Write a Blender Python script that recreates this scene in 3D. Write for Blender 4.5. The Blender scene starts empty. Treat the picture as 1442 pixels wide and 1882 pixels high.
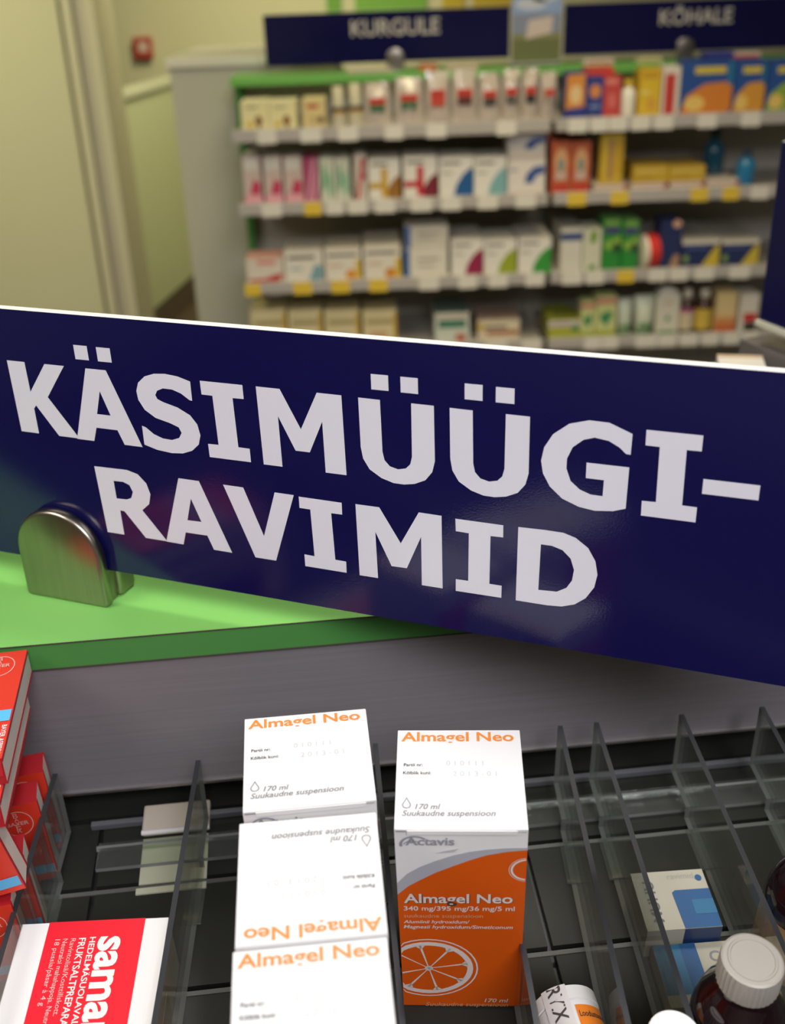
import bpy, bmesh, math, random
from mathutils import Vector, Matrix, Euler
from mathutils.geometry import tessellate_polygon
random.seed(7)
R = math.radians
SC = bpy.context.scene
COL = SC.collection

# ------------------------------------------------------------------ camera
cam_d = bpy.data.cameras.new('camera')
cam = bpy.data.objects.new('camera', cam_d)
COL.objects.link(cam)
SC.camera = cam
P_, R_ = R(26.7), R(2.1)
fw = Vector((0, math.cos(P_), -math.sin(P_)))
rt0 = Vector((1, 0, 0)); up0 = rt0.cross(fw)
rt = rt0 * math.cos(R_) - up0 * math.sin(R_)
up = rt0 * math.sin(R_) + up0 * math.cos(R_)
cam.matrix_world = Matrix(((rt.x, up.x, -fw.x, 0), (rt.y, up.y, -fw.y, 0), (rt.z, up.z, -fw.z, 1.55), (0, 0, 0, 1)))
cam_d.sensor_fit = 'VERTICAL'
cam_d.sensor_height = 36.0
cam_d.lens = 36.0 * 1950 / 1882
cam_d.clip_start = .02
cam_d.dof.use_dof = True
cam_d.dof.focus_distance = .575
cam_d.dof.aperture_fstop = 6.4

# ------------------------------------------------------------------ world, lamps, exposure
w = bpy.data.worlds.new('world'); SC.world = w; w.use_nodes = True
w.node_tree.nodes['Background'].inputs[0].default_value = (.8, .85, 1, 1)
w.node_tree.nodes['Background'].inputs[1].default_value = .05
SC.view_settings.view_transform = 'Standard'
SC.view_settings.look = 'None'
SC.view_settings.gamma = 1
SC.view_settings.use_curve_mapping = False
SC.view_settings.exposure = 0
SC.cycles.transparent_max_bounces = 32

def lamp(name, loc, target, size, power, col, shape='SQUARE', size_y=None, spread=180):
    d = bpy.data.lights.new(name, 'AREA')
    d.shape = shape; d.size = size
    if size_y: d.size_y = size_y
    d.energy = power; d.color = col; d.spread = R(spread)
    o = bpy.data.objects.new(name, d); COL.objects.link(o)
    o.location = loc
    o.rotation_euler = (Vector(target) - Vector(loc)).to_track_quat('-Z', 'Y').to_euler()
    return o

# ceiling lamps of the shop: one over the counter tray, one at left, an added neutral fill behind the photographer, warm ones over the back aisle
lamp('counter_ceiling_lamp', (.10, .90, 2.62), (.06, .40, 1.1), .26, 3.0, (1, .97, .93), spread=110)
lamp('front_fill_lamp', (.45, -.80, 2.72), (.1, .5, 1.0), 1.1, 58, (.93, .92, 1))
lamp('left_ceiling_lamp', (-1.3, -.1, 2.72), (-.6, .5, 0), 1.0, 32, (1, .95, .9))
lamp('aisle_ceiling_lamp', (.3, 2.2, 2.74), (.3, 2.75, 0), .6, 19, (1, .84, .52), 'RECTANGLE', 2.0, spread=95)
lamp('back_ceiling_lamp', (-1.6, 3.1, 2.74), (-1.5, 4.6, .6), .6, 26, (1, .91, .58), 'RECTANGLE', 1.6, spread=125)
lamp('corner_ceiling_lamp', (-.4, 4.9, 2.74), (-.6, 6, .8), .6, 36, (1, .90, .58), 'RECTANGLE', 1.6, spread=125)

# ------------------------------------------------------------------ helpers
def lin(c):
    if isinstance(c, str):
        c = tuple(int(c[i:i + 2], 16) / 255 for i in (0, 2, 4))
        return tuple(x / 12.92 if x <= .04045 else ((x + .055) / 1.055) ** 2.4 for x in c)
    return c

_mats = {}
def mat(col, rough=.5, metal=0, spec=.5, coat=0, bump=None, noise=None, aniso=0, name=None):
    key = (col, rough, metal, spec, coat, bump, noise, aniso)
    if key in _mats: return _mats[key]
    m = bpy.data.materials.new(name or 'surface_%d' % len(_mats)); m.use_nodes = True
    nt = m.node_tree; b = nt.nodes['Principled BSDF']
    c = lin(col)
    b.inputs['Base Color'].default_value = (*c, 1)
    b.inputs['Roughness'].default_value = rough
    b.inputs['Metallic'].default_value = metal
    b.inputs['Specular IOR Level'].default_value = spec
    b.inputs['Coat Weight'].default_value = coat
    b.inputs['Coat Roughness'].default_value = .06
    b.inputs['Anisotropic'].default_value = aniso
    tc = nt.nodes.new('ShaderNodeTexCoord')
    if noise:                                   # (scale xyz, strength, detail): colour grain
        mp = nt.nodes.new('ShaderNodeMapping'); mp.inputs['Scale'].default_value = noise[0]
        nz = nt.nodes.new('ShaderNodeTexNoise'); nz.inputs['Scale'].default_value = 1; nz.inputs['Detail'].default_value = noise[2]
        rp = nt.nodes.new('ShaderNodeMixRGB'); rp.blend_type = 'MULTIPLY'; rp.inputs[0].default_value = noise[1]
        rp.inputs[1].default_value = (*c, 1)
        nt.links.new(tc.outputs['Object'], mp.inputs[0]); nt.links.new(mp.outputs[0], nz.inputs[0])
        nt.links.new(nz.outputs[0], rp.inputs[2]); nt.links.new(rp.outputs[0], b.inputs['Base Color'])
    if bump:                                    # (scale, strength, distance)
        nz = nt.nodes.new('ShaderNodeTexNoise'); nz.inputs['Scale'].default_value = bump[0]; nz.inputs['Detail'].default_value = 2
        bp = nt.nodes.new('ShaderNodeBump'); bp.inputs['Strength'].default_value = bump[1]; bp.inputs['Distance'].default_value = bump[2]
        nt.links.new(tc.outputs['Object'], nz.inputs[0]); nt.links.new(nz.outputs[0], bp.inputs['Height'])
        nt.links.new(bp.outputs[0], b.inputs['Normal'])
    _mats[key] = m
    return m

def clear_mat(name, tint, haze, rough=.03, ior=1.45, hazecol=(.8, .8, .75), refl=1):
    m = bpy.data.materials.new(name); m.use_nodes = True
    nt = m.node_tree; nt.nodes.clear()
    out = nt.nodes.new('ShaderNodeOutputMaterial')
    tr = nt.nodes.new('ShaderNodeBsdfTransparent'); tr.inputs[0].default_value = (*tint, 1)
    df = nt.nodes.new('ShaderNodeBsdfDiffuse'); df.inputs[0].default_value = (*hazecol, 1)
    gl = nt.nodes.new('ShaderNodeBsdfGlossy'); gl.inputs['Roughness'].default_value = rough
    fr = nt.nodes.new('ShaderNodeFresnel'); fr.inputs[0].default_value = ior
    m1 = nt.nodes.new('ShaderNodeMixShader'); m1.inputs[0].default_value = haze
    m2 = nt.nodes.new('ShaderNodeMixShader')
    L = nt.links.new
    L(tr.outputs[0], m1.inputs[1]); L(df.outputs[0], m1.inputs[2])
    ml = nt.nodes.new('ShaderNodeMath'); ml.operation = 'MULTIPLY'; ml.inputs[1].default_value = refl
    L(fr.outputs[0], ml.inputs[0]); L(ml.outputs[0], m2.inputs[0]); L(m1.outputs[0], m2.inputs[1]); L(gl.outputs[0], m2.inputs[2])
    L(m2.outputs[0], out.inputs[0])
    return m

_txt = {}
def text_shape(s, bold=0, shear=0):
    k = (s, bold, shear)
    if k not in _txt:
        cu = bpy.data.curves.new('t', 'FONT'); cu.body = s; cu.offset = bold; cu.shear = shear
        cu.resolution_u = 3; cu.fill_mode = 'FRONT' if hasattr(cu, 'fill_mode') else cu.fill_mode
        o = bpy.data.objects.new('t', cu)
        me = bpy.data.meshes.new_from_object(o)
        v = [(p.co.x, p.co.y) for p in me.vertices]; f = [tuple(p.vertices) for p in me.polygons]
        bpy.data.objects.remove(o); bpy.data.curves.remove(cu); bpy.data.meshes.remove(me)
        _txt[k] = (v, f)
    return _txt[k]

class MB:
    """collects faces and links them as ONE mesh object"""
    def __init__(s): s.v = []; s.f = []; s.m = []; s.mats = []; s.sm = []
    def mi(s, m):
        if m not in s.mats: s.mats.append(m)
        return s.mats.index(m)
    def add(s, vs, fs, m, smooth=False):
        o = len(s.v); s.v += [tuple(p) for p in vs]; i = s.mi(m)
        for f in fs: s.f.append([o + k for k in f]); s.m.append(i); s.sm.append(smooth)
        return s
    def box(s, x0, y0, z0, x1, y1, z1, m, faces=None):
        vs = [(x, y, z) for z in (z0, z1) for y in (y0, y1) for x in (x0, x1)]
        fs = dict(b=(0, 2, 3, 1), t=(4, 5, 7, 6), f=(0, 1, 5, 4), k=(2, 6, 7, 3), l=(0, 4, 6, 2), r=(1, 3, 7, 5))
        for k, f in fs.items():
            mm = faces.get(k, m) if faces else m
            s.add([vs[i] for i in f], [(0, 1, 2, 3)], mm)
        return s
    def poly(s, pts, m, holes=()):
        """planar polygon(s) given as 3D points"""
        loops = [[Vector(p) for p in pts]] + [[Vector(p) for p in h] for h in holes]
        flat = [p for l in loops for p in l]
        return s.add(flat, [tuple(t) for t in tessellate_polygon(loops)], m)
    def prism(s, pts, O, U, V, N, h, m, side=None, smooth=False):
        O, U, V, N = Vector(O), Vector(U), Vector(V), Vector(N)
        a = [O + U * p[0] + V * p[1] for p in pts]; b = [p + N * h for p in a]; n = len(pts)
        s.add(b, [tuple(range(n))], m); s.add(a, [tuple(reversed(range(n)))], m)
        s.add(a + b, [(i, (i + 1) % n, n + (i + 1) % n, n + i) for i in range(n)], side or m, smooth)
        return s
    def lathe(s, prof, m, seg=32, O=(0, 0, 0), axis=2, sx=1, sy=1, knurl=None, cap=True, smooth=True):
        """prof: (radius, height) list from bottom to top"""
        rings = []
        for r, h in prof:
            ring = []
            for i in range(seg):
                t = 2 * math.pi * i / seg; q = r
                if knurl and h >= knurl[0] and h <= knurl[1] and i % 2: q = r * knurl[2]
                p = (q * math.cos(t) * sx, q * math.sin(t) * sy, h)
                if axis == 1: p = (p[0], h, -p[1])
                if axis == 0: p = (h, p[0], p[1])
                ring.append((p[0] + O[0], p[1] + O[1], p[2] + O[2]))
            rings.append(ring)
        vs = [p for r_ in rings for p in r_]; n = len(rings)
        fs = [(j * seg + i, j * seg + (i + 1) % seg, (j + 1) * seg + (i + 1) % seg, (j + 1) * seg + i) for j in range(n - 1) for i in range(seg)]
        if cap: fs += [tuple(reversed(range(seg))), tuple((n - 1) * seg + i for i in range(seg))]
        return s.add(vs, fs, m, smooth)
    def text(s, st, O, U, V, width, m, bold=0, shear=0, height=None):
        v, f = text_shape(st, bold, shear)
        x0 = min(p[0] for p in v); x1 = max(p[0] for p in v)
        k = width / (x1 - x0); ky = k if height is None else height / max(p[1] for p in v)
        O, U, V = Vector(O), Vector(U), Vector(V)
        return s.add([O + U * ((p[0] - x0) * k) + V * (p[1] * ky) for p in v], f, m)
    def build(s, name, parent=None, bevel=0, seg=2, sharp=None):
        me = bpy.data.meshes.new(name)
        me.from_pydata(s.v, [], s.f)
        for m in s.mats: me.materials.append(m)
        for p, i, q in zip(me.polygons, s.m, s.sm): p.material_index = i; p.use_smooth = q
        if bevel:
            bm = bmesh.new(); bm.from_mesh(me); bmesh.ops.remove_doubles(bm, verts=bm.verts, dist=1e-6)
            es = [e for e in bm.edges if len(e.link_faces) == 2 and e.calc_face_angle(0) > .5]
            bmesh.ops.bevel(bm, geom=es, offset=bevel, segments=seg, profile=.5, affect='EDGES')
            bm.to_mesh(me); bm.free()
        elif any(s.sm):
            bm = bmesh.new(); bm.from_mesh(me); bmesh.ops.remove_doubles(bm, verts=bm.verts, dist=1e-7); bm.to_mesh(me); bm.free()
            me.set_sharp_from_angle(angle=R(sharp or 40))
        o = bpy.data.objects.new(name, me); COL.objects.link(o)
        if parent: o.parent = parent
        return o

def tag(o, label=None, cat=None, group=None, kind=None):
    if label: o['label'] = label
    if cat: o['category'] = cat
    if group: o['group'] = group
    if kind: o['kind'] = kind
    return o
def thing(name, label, cat, M=None, group=None, kind=None):
    o = bpy.data.objects.new(name, None); COL.objects.link(o); o.empty_display_size = .02
    if M is not None: o.matrix_world = M
    return tag(o, label, cat, group, kind)
def at(x, y, z, yaw=0, tilt=0, roll=0):
    return Matrix.Translation((x, y, z)) @ Matrix.Rotation(yaw, 4, 'Z') @ Matrix.Rotation(tilt, 4, 'X') @ Matrix.Rotation(roll, 4, 'Y')
def arc(cx, cy, r, a0, a1, n, ry=None):
    return [(cx + r * math.cos(R(a0 + (a1 - a0) * i / n)), cy + (ry or r) * math.sin(R(a0 + (a1 - a0) * i / n))) for i in range(n + 1)]

WALLC = (.62, .61, .40)
M_WALL = mat(WALLC, .85, bump=(60, .1, .002), name='painted_wall')
M_CAB = mat((.50, .485, .385), .55, name='cabinet_laminate')
M_NAVY = mat((.006, .0055, .056), .12, spec=.5, bump=(900, .10, .0004), name='navy_gloss_laminate')
M_LETTER = mat((.70, .685, .74), .3, name='white_vinyl')
M_CORE = mat((.85, .83, .76), .6, name='white_board_core')
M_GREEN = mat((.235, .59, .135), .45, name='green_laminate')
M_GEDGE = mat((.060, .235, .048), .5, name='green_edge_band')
M_JOINT = mat((.05, .045, .03), .8, name='dark_joint')
M_STEEL = mat((.26, .242, .255), .5, .28, noise=((6, 6, 420), .28, 3), name='brushed_steel')
M_NICKEL = mat((.42, .37, .30), .30, 1, noise=((200, 8, 8), .25, 2), name='satin_nickel')
M_TRAY = mat((.024, .025, .020), .33, spec=.18, name='dark_tray')
M_TRAYB = mat((.018, .018, .016), .4, name='dark_tray_edge')
M_TRAYL = mat((.11, .113, .10), .35, spec=.3, name='grey_tray_edge')
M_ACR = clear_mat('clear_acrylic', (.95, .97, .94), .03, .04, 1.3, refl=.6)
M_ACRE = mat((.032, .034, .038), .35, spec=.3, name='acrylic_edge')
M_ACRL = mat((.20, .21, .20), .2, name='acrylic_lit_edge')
M_WHITE = mat((.80, .79, .77), .5, name='white_card')
M_GREYC = mat((.42, .43, .47), .5, name='grey_print')
M_ORANGE = mat((.66, .095, .003), .45, spec=.3, name='orange_print')
M_RED = mat((.62, .022, .014), .35, name='red_print')
M_BLACKT = mat((.03, .03, .03), .5, name='black_print')
M_GREYT = mat((.22, .22, .23), .5, name='grey_text')
M_FAINT = mat((.58, .58, .57), .5, name='faint_stamp')
M_OTXT = mat((.80, .25, .03), .4, name='orange_text')
M_PANEL = mat((.52, .48, .40), .6, name='shelf_back_grey')
M_SHELF = mat((.46, .43, .38), .45, name='shelf_grey')
M_RAIL = mat((.47, .44, .40), .4, name='price_rail_grey')
M_TAGW = mat((.76, .73, .63), .5, name='white_tag')
M_TAGY = mat((.78, .55, .05), .5, name='yellow_tag')
ITEMS = [
 ('box',-0.3661,-0.292,1.189,1.2679,3.02,0.11,'e8dfa6','f2ecc0',[('e',0.62,0.38,0.14,0.17,'8a5a20'),('r',0.58,0.1,0.66,0.4,'7a5020'),('e',0.3,0.28,0.14,0.1,'d9b84a'),('r',0.2,0.8,0.6,0.86,'9aa078')],'medicine_box','cream carton with brown sprig print,leftmost on the top left shelf','box','goods on the top back shelf'),
 ('box',-0.2904,-0.2177,1.189,1.2653,3.02,0.11,'e8dfa6','f2ecc0',[('e',0.62,0.38,0.14,0.17,'8a5a20'),('r',0.58,0.1,0.66,0.4,'7a5020'),('e',0.3,0.28,0.14,0.1,'d9b84a'),('r',0.2,0.8,0.6,0.86,'9aa078')],'medicine_box','cream carton with brown sprig print,second from left on the top left shelf','box','goods on the top back shelf'),
 ('box',-0.2014,-0.1402,1.189,1.2679,3.02,0.11,'dcc98a','e9dba6',[('r',0.2,0.72,0.7,0.86,'c05a3a'),('e',0.78,0.35,0.14,0.12,'6a4a38'),('r',0.3,0.2,0.6,0.5,'c9b27c')],'medicine_box','tan carton with a small red title beside the cream cartons','box','goods on the top back shelf'),
 ('vial',-0.1247,-0.0855,1.189,1.2967,3.02,0.045,'6a6048','6a6048',[],'vial','small jar with a tall pale cap,left of two next to the tan carton','bottle','goods on the top back shelf'),
 ('vial',-0.0809,-0.0383,1.189,1.3019,3.02,0.045,'6a6048','6a6048',[],'vial','small jar with a tall pale cap,right of two next to the tan carton','bottle','goods on the top back shelf'),
 ('pouch',-0.0371,0.0369,1.189,1.3066,3.02,0.05,'3d6b45','3d6b45',[],'sweet_pouch','clear plastic pouch with red header,first from left of the top left shelf pouches','bag','goods on the top back shelf'),
 ('pouch',0.0445,0.1243,1.189,1.3171,3.02,0.05,'3d6b45','3d6b45',[],'sweet_pouch','clear plastic pouch with red header,second from left of the top left shelf pouches','bag','goods on the top back shelf'),
 ('pouch',0.1274,0.1955,1.189,1.3305,3.02,0.05,'c8452c','c8452c',[],'sweet_pouch','clear plastic pouch with red header,third from left of the top left shelf pouches','bag','goods on the top back shelf'),
 ('pouch',0.1985,0.2681,1.189,1.3307,3.02,0.05,'5a2a22','5a2a22',[],'sweet_pouch','clear plastic pouch with red header,fourth from left of the top left shelf pouches','bag','goods on the top back shelf'),
 ('pouch',0.271,0.3306,1.189,1.3205,3.02,0.05,'3c3a34','3c3a34',[],'sweet_pouch','clear plastic pouch with red header,fifth from left of the top left shelf pouches','bag','goods on the top back shelf'),
 ('pouch',0.3334,0.3828,1.189,1.3278,3.02,0.05,'2c2a26','2c2a26',[],'sweet_pouch','clear plastic pouch with red header,sixth from left of the top left shelf pouches','bag','goods on the top back shelf'),
 ('pouch',0.3857,0.4336,1.189,1.3288,3.02,0.05,'2c2a26','2c2a26',[],'sweet_pouch','clear plastic pouch with red header,seventh from left of the top left shelf pouches','bag','goods on the top back shelf'),
 ('pouch',0.4366,0.4832,1.189,1.3178,3.02,0.05,'8a7a6a','8a7a6a',[],'sweet_pouch','clear plastic pouch with red header,eighth from left of the top left shelf pouches','bag','goods on the top back shelf'),
 ('box',0.5021,0.556,1.189,1.3114,3.02,0.06,'2c3a8c','2c3a8c',[('p',[(0,0.25),(0.95,0.3),(0.95,0.98),(0.05,0.95)],'d98e3a'),('e',0.5,0.55,0.3,0.2,'e8c890'),('r',0.1,0.05,0.4,0.25,'2a2f80')],'medicine_box','upright blue and orange carton,leftmost on the top right shelf','box','goods on the top back shelf'),
 ('box',0.5592,0.6029,1.189,1.2977,3.02,0.05,'2b3f86','2b3f86',[('e',0.5,0.68,0.35,0.16,'d98a4a'),('r',0.2,0.3,0.8,0.36,'8a9ac0'),('r',0.1,0.02,0.9,0.1,'b84a5a')],'medicine_box','slim navy carton with an orange emblem between orange and red cartons','box','goods on the top back shelf'),
 ('box',0.6042,0.6494,1.189,1.2988,3.02,0.05,'c8473f','c8473f',[('r',0.1,0.82,0.8,0.94,'e08878'),('r',0.3,0.3,0.7,0.6,'d8706a')],'medicine_box','upright red carton beside the white bottle on the top right shelf','box','goods on the top back shelf'),
 ('box',0.5645,0.6431,1.189,1.3156,3.09,0.06,'cf3f33','e05a48',[],'medicine_box','red carton pushed back behind the slim navy and red cartons','box','goods on the top back shelf'),
 ('bottle_tilt',0.654,0.6934,1.189,1.2892,3.02,0.036,'f2efdc','f2efdc',['d8c44a'],'tilted_bottle','white plastic bottle with yellow cap leaning on the yellow carton','bottle','goods on the top back shelf'),
 ('box',0.6982,0.7551,1.189,1.3141,3.02,0.06,'e0bb2c','e0bb2c',[('r',0.1,0.8,0.9,0.94,'c99a20'),('e',0.6,0.3,0.2,0.14,'d9a040'),('r',0.1,0.5,0.5,0.56,'f0dc80')],'medicine_box','upright yellow carton next to the leaning white bottle','box','goods on the top back shelf'),
 ('box',0.7591,0.8058,1.189,1.3176,3.02,0.07,'e4dccc','e4dccc',[('r',0.15,0.08,0.75,0.86,'c43a32')],'medicine_box','white carton with one broad red stripe left of the blue cartons','box','goods on the top back shelf'),
 ('box',0.8093,0.9462,1.189,1.3303,3.02,0.07,'234f94','3b4f9c',[('p',[(0,0.05),(0.12,0.38),(0.45,0.58),(1,0.62),(1,0.12),(0.8,0),(0.2,0)],'d8832c'),('e',0.28,0.24,0.2,0.14,'e9c66a'),('r',0.25,0.76,0.85,0.88,'d8c040'),('r',0.9,0.55,1,0.95,'2a78a0')],'medicine_box','wide blue carton with orange swoosh and yellow title,left of three','box','goods on the top back shelf'),
 ('box',0.9503,1.0334,1.189,1.3265,3.02,0.07,'234f94','3b4f9c',[('p',[(0,0.05),(0.12,0.38),(0.45,0.58),(1,0.62),(1,0.12),(0.8,0),(0.2,0)],'d89a34'),('e',0.28,0.24,0.2,0.14,'e9c66a'),('r',0.25,0.76,0.85,0.88,'d8c040'),('r',0.9,0.55,1,0.95,'2a78a0')],'medicine_box','blue carton with orange swoosh,middle of three under the right sign','box','goods on the top back shelf'),
 ('box',1.039,1.1353,1.189,1.3233,3.02,0.07,'234f94','3b4f9c',[('p',[(0,0.05),(0.12,0.38),(0.45,0.58),(1,0.62),(1,0.12),(0.8,0),(0.2,0)],'8fae3c'),('e',0.28,0.24,0.2,0.14,'e9c66a'),('r',0.25,0.76,0.85,0.88,'d8c040'),('r',0.9,0.55,1,0.95,'2a78a0')],'medicine_box','blue carton with green swoosh at the right picture edge','box','goods on the top back shelf'),
 ('box',0.8696,0.9444,1.333,1.3463,3.024,0.06,'2c3488','39419a',[],'medicine_box','dark blue carton lying flat on top of the wide blue carton','box','goods on the top back shelf'),
 ('box',-0.3761,-0.3269,0.997,1.1298,3.02,0.14,'cbb7ae','b9b4a6',[('r',0,0,1,0.22,'e3a3ae'),('p',[(0.3,0.25),(0.6,0.55),(0.95,0.45),(0.9,0.22)],'c23a5c'),('r',0.1,0.72,0.9,0.95,'d8d4c8')],'medicine_box','pink and white carton,leftmost of three on the second left shelf','box','goods on the second back shelf'),
 ('box',-0.3193,-0.2701,0.997,1.1278,3.02,0.14,'cbb7ae','b9b4a6',[('r',0,0,1,0.22,'e3a3ae'),('p',[(0.3,0.25),(0.6,0.55),(0.95,0.45),(0.9,0.22)],'c23a5c'),('r',0.1,0.72,0.9,0.95,'d8d4c8')],'medicine_box','pink and white carton,middle of three on the second left shelf','box','goods on the second back shelf'),
 ('box',-0.264,-0.2133,0.997,1.1258,3.02,0.14,'cbb7ae','b9b4a6',[('r',0,0,1,0.22,'e3a3ae'),('p',[(0.3,0.25),(0.6,0.55),(0.95,0.45),(0.9,0.22)],'c23a5c'),('r',0.1,0.72,0.9,0.95,'d8d4c8')],'medicine_box','pink and white carton,rightmost of three on the second left shelf','box','goods on the second back shelf'),
 ('box',-0.2104,-0.1701,0.997,1.1199,3.02,0.1,'b04a6c','b04a6c',[('p',[(0.1,0),(0.3,0),(0.9,1),(0.7,1)],'d9a0b4'),('p',[(0.5,0),(0.7,0),(1,0.5),(1,0.8)],'d9a0b4')],'medicine_box','slim magenta striped carton on the second left shelf','box','goods on the second back shelf'),
 ('box',-0.1655,-0.1267,0.997,1.1184,3.02,0.1,'d2d4be','d2d4be',[('p',[(0.15,0.2),(0.5,0.45),(0.35,0.9),(0.15,0.7)],'5aa076'),('p',[(0.6,0.1),(0.9,0.3),(0.8,0.8),(0.6,0.6)],'6ab086')],'medicine_box','white carton with green streaks,left of the pair on the second shelf','box','goods on the second back shelf'),
 ('box',-0.1236,-0.0833,0.997,1.1169,3.02,0.1,'d2d4be','d2d4be',[('p',[(0.15,0.2),(0.5,0.45),(0.35,0.9),(0.15,0.7)],'5aa076'),('p',[(0.6,0.1),(0.9,0.3),(0.8,0.8),(0.6,0.6)],'6ab086')],'medicine_box','white carton with green streaks,right of the pair on the second shelf','box','goods on the second back shelf'),
 ('box',-0.071,-0.0382,0.997,1.1237,3.02,0.1,'d4cabc','d4cabc',[('p',[(0.1,0.05),(0.35,0.05),(0.95,0.9),(0.6,0.95)],'b8323a'),('r',0.55,0.5,0.95,0.6,'b8323a')],'medicine_box','narrow white carton with a red stroke between green and mustard cartons','box','goods on the second back shelf'),
 ('box',-0.0323,0.0545,0.997,1.1115,3.02,0.14,'e6e2d6','d4cebd',[('r',0.02,0.3,0.55,0.44,'c9a02c'),('r',0.4,0.1,0.6,0.78,'c9a02c'),('p',[(0.6,0),(1,0),(1,0.62),(0.78,0.5),(0.6,0.3)],'9a6a24'),('r',0.1,0.84,0.6,0.9,'6b665c')],'medicine_box','white carton with a mustard cross on the second left shelf','box','goods on the second back shelf'),
 ('box',0.0636,0.1564,0.997,1.1137,3.02,0.14,'e6e2d6','d4cebd',[('r',0.02,0.3,0.55,0.44,'c22832'),('r',0.4,0.1,0.6,0.78,'c22832'),('p',[(0.6,0),(1,0),(1,0.62),(0.78,0.5),(0.6,0.3)],'7a2030'),('r',0.1,0.84,0.6,0.9,'6b665c')],'medicine_box','white carton with a red cross on the second left shelf','box','goods on the second back shelf'),
 ('box',0.1624,0.2553,0.997,1.1089,3.02,0.14,'e6e2d6','dad5c6',[('p',[(0.42,0.02),(1,0),(1,0.72),(0.94,0.74),(0.7,0.58),(0.5,0.32)],'1f5a94'),('r',0.08,0.82,0.62,0.88,'6b665c'),('r',0.08,0.6,0.4,0.64,'9a968a')],'medicine_box','white carton with a dark blue leaf on the second left shelf','box','goods on the second back shelf'),
 ('box',0.2583,0.3468,0.997,1.1056,3.02,0.14,'e6e2d6','dad5c6',[('p',[(0.42,0.02),(1,0),(1,0.72),(0.94,0.74),(0.7,0.58),(0.5,0.32)],'7fb0b0'),('r',0.08,0.82,0.62,0.88,'6b665c'),('r',0.08,0.6,0.4,0.64,'9a968a')],'medicine_box','white carton with a pale teal leaf on the second left shelf','box','goods on the second back shelf'),
 ('box',0.3514,0.4535,0.997,1.0964,3.02,0.14,'e2dbd0','d8d2c6',[('p',[(0.45,0.35),(0.5,0.6),(0.7,0.78),(0.98,0.82),(0.98,0.6),(0.78,0.56),(0.66,0.35)],'3a5694'),('r',0.05,0.68,0.25,0.74,'8a90a0'),('r',0.05,0.06,0.95,0.1,'d8a894')],'medicine_box','white carton with a blue arc,lower one of the stack','box','goods on the second back shelf'),
 ('box',0.3515,0.4523,1.0974,1.1656,3.023,0.12,'d6cfc4','c8c2b6',[('p',[(0.45,0.35),(0.5,0.6),(0.7,0.78),(0.98,0.82),(0.98,0.6),(0.78,0.56),(0.66,0.35)],'3a5694'),('r',0.05,0.68,0.25,0.74,'8a90a0'),('r',0.05,0.06,0.95,0.1,'d8a894')],'medicine_box','white carton with a blue arc,upper one of the stack','box','goods on the second back shelf'),
 ('box',0.4706,0.5231,0.997,1.1385,3.02,0.08,'c0603a','a8503a',[('e',0.5,0.62,0.34,0.26,'d9aa78'),('e',0.5,0.55,0.16,0.14,'6f8a8a'),('r',0.2,0.28,0.8,0.44,'c9b0a0'),('r',0.1,0.02,0.9,0.2,'c23a2a')],'medicine_box','orange red carton with round motif,left one on the second right shelf','box','goods on the second back shelf'),
 ('box',0.526,0.577,0.997,1.1366,3.02,0.08,'c0603a','a8503a',[('e',0.5,0.62,0.34,0.26,'d9aa78'),('e',0.5,0.55,0.16,0.14,'6f8a8a'),('r',0.2,0.28,0.8,0.44,'c9b0a0'),('r',0.1,0.02,0.9,0.2,'c23a2a')],'medicine_box','orange red carton with round motif,right one on the second right shelf','box','goods on the second back shelf'),
 ('box',0.4599,0.5646,0.997,1.1549,3.12,0.06,'a84a3a','a84a3a',[('r',0.1,0.85,0.9,0.97,'c07a60')],'medicine_box','red brown carton half hidden behind the two orange red cartons','box','goods on the second back shelf'),
 ('box',0.6041,0.6669,1.022,1.1534,3.02,0.06,'d0ae34','d0ae34',[('r',0.35,0.1,0.55,0.9,'a87a58'),('r',0.7,0.2,0.9,0.9,'c49a24')],'medicine_box','tall yellow carton standing alone on the second right shelf','box','goods on the second back shelf'),
 ('box',0.6965,0.7929,1.022,1.0672,3.02,0.14,'c9a52e','b89a44',[('r',0.08,0.62,0.92,0.7,'e0cf88'),('r',0.1,0.25,0.6,0.32,'a07c28')],'medicine_box','low yellow carton with long top,left one of two','box','goods on the second back shelf'),
 ('box',0.7957,0.8952,1.022,1.0636,3.02,0.14,'c9a52e','b89a44',[('r',0.08,0.62,0.92,0.7,'e0cf88'),('r',0.1,0.25,0.6,0.32,'a07c28')],'medicine_box','low yellow carton with long top,right one of two','box','goods on the second back shelf'),
 ('box',0.5901,0.6823,0.997,1.0215,3.02,0.12,'dcd2c2','dcd2c2',[('r',0.02,0.6,0.98,0.75,'c07a6a'),('r',0.9,0.1,1,0.9,'b04a44')],'medicine_box','flat white and red carton beneath the tall yellow carton','box','goods on the second back shelf'),
 ('box',0.6942,0.7941,0.997,1.0215,3.02,0.12,'dcd2c2','dcd2c2',[('r',0.02,0.6,0.98,0.75,'c07a6a'),('r',0.9,0.1,1,0.9,'b04a44')],'medicine_box','flat white and red carton beneath the left low yellow carton','box','goods on the second back shelf'),
 ('box',0.8015,0.8968,0.997,1.0215,3.02,0.12,'dcd2c2','dcd2c2',[('r',0.02,0.6,0.98,0.75,'c07a6a'),('r',0.9,0.1,1,0.9,'b04a44')],'medicine_box','flat white and red carton beneath the right low yellow carton','box','goods on the second back shelf'),
 ('box',0.9042,0.9921,0.997,1.0215,3.02,0.12,'dcd2c2','dcd2c2',[('r',0.02,0.6,0.98,0.75,'c07a6a'),('r',0.9,0.1,1,0.9,'b04a44')],'medicine_box','flat white and red carton with nothing on top,below the teal bottles','box','goods on the second back shelf'),
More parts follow.
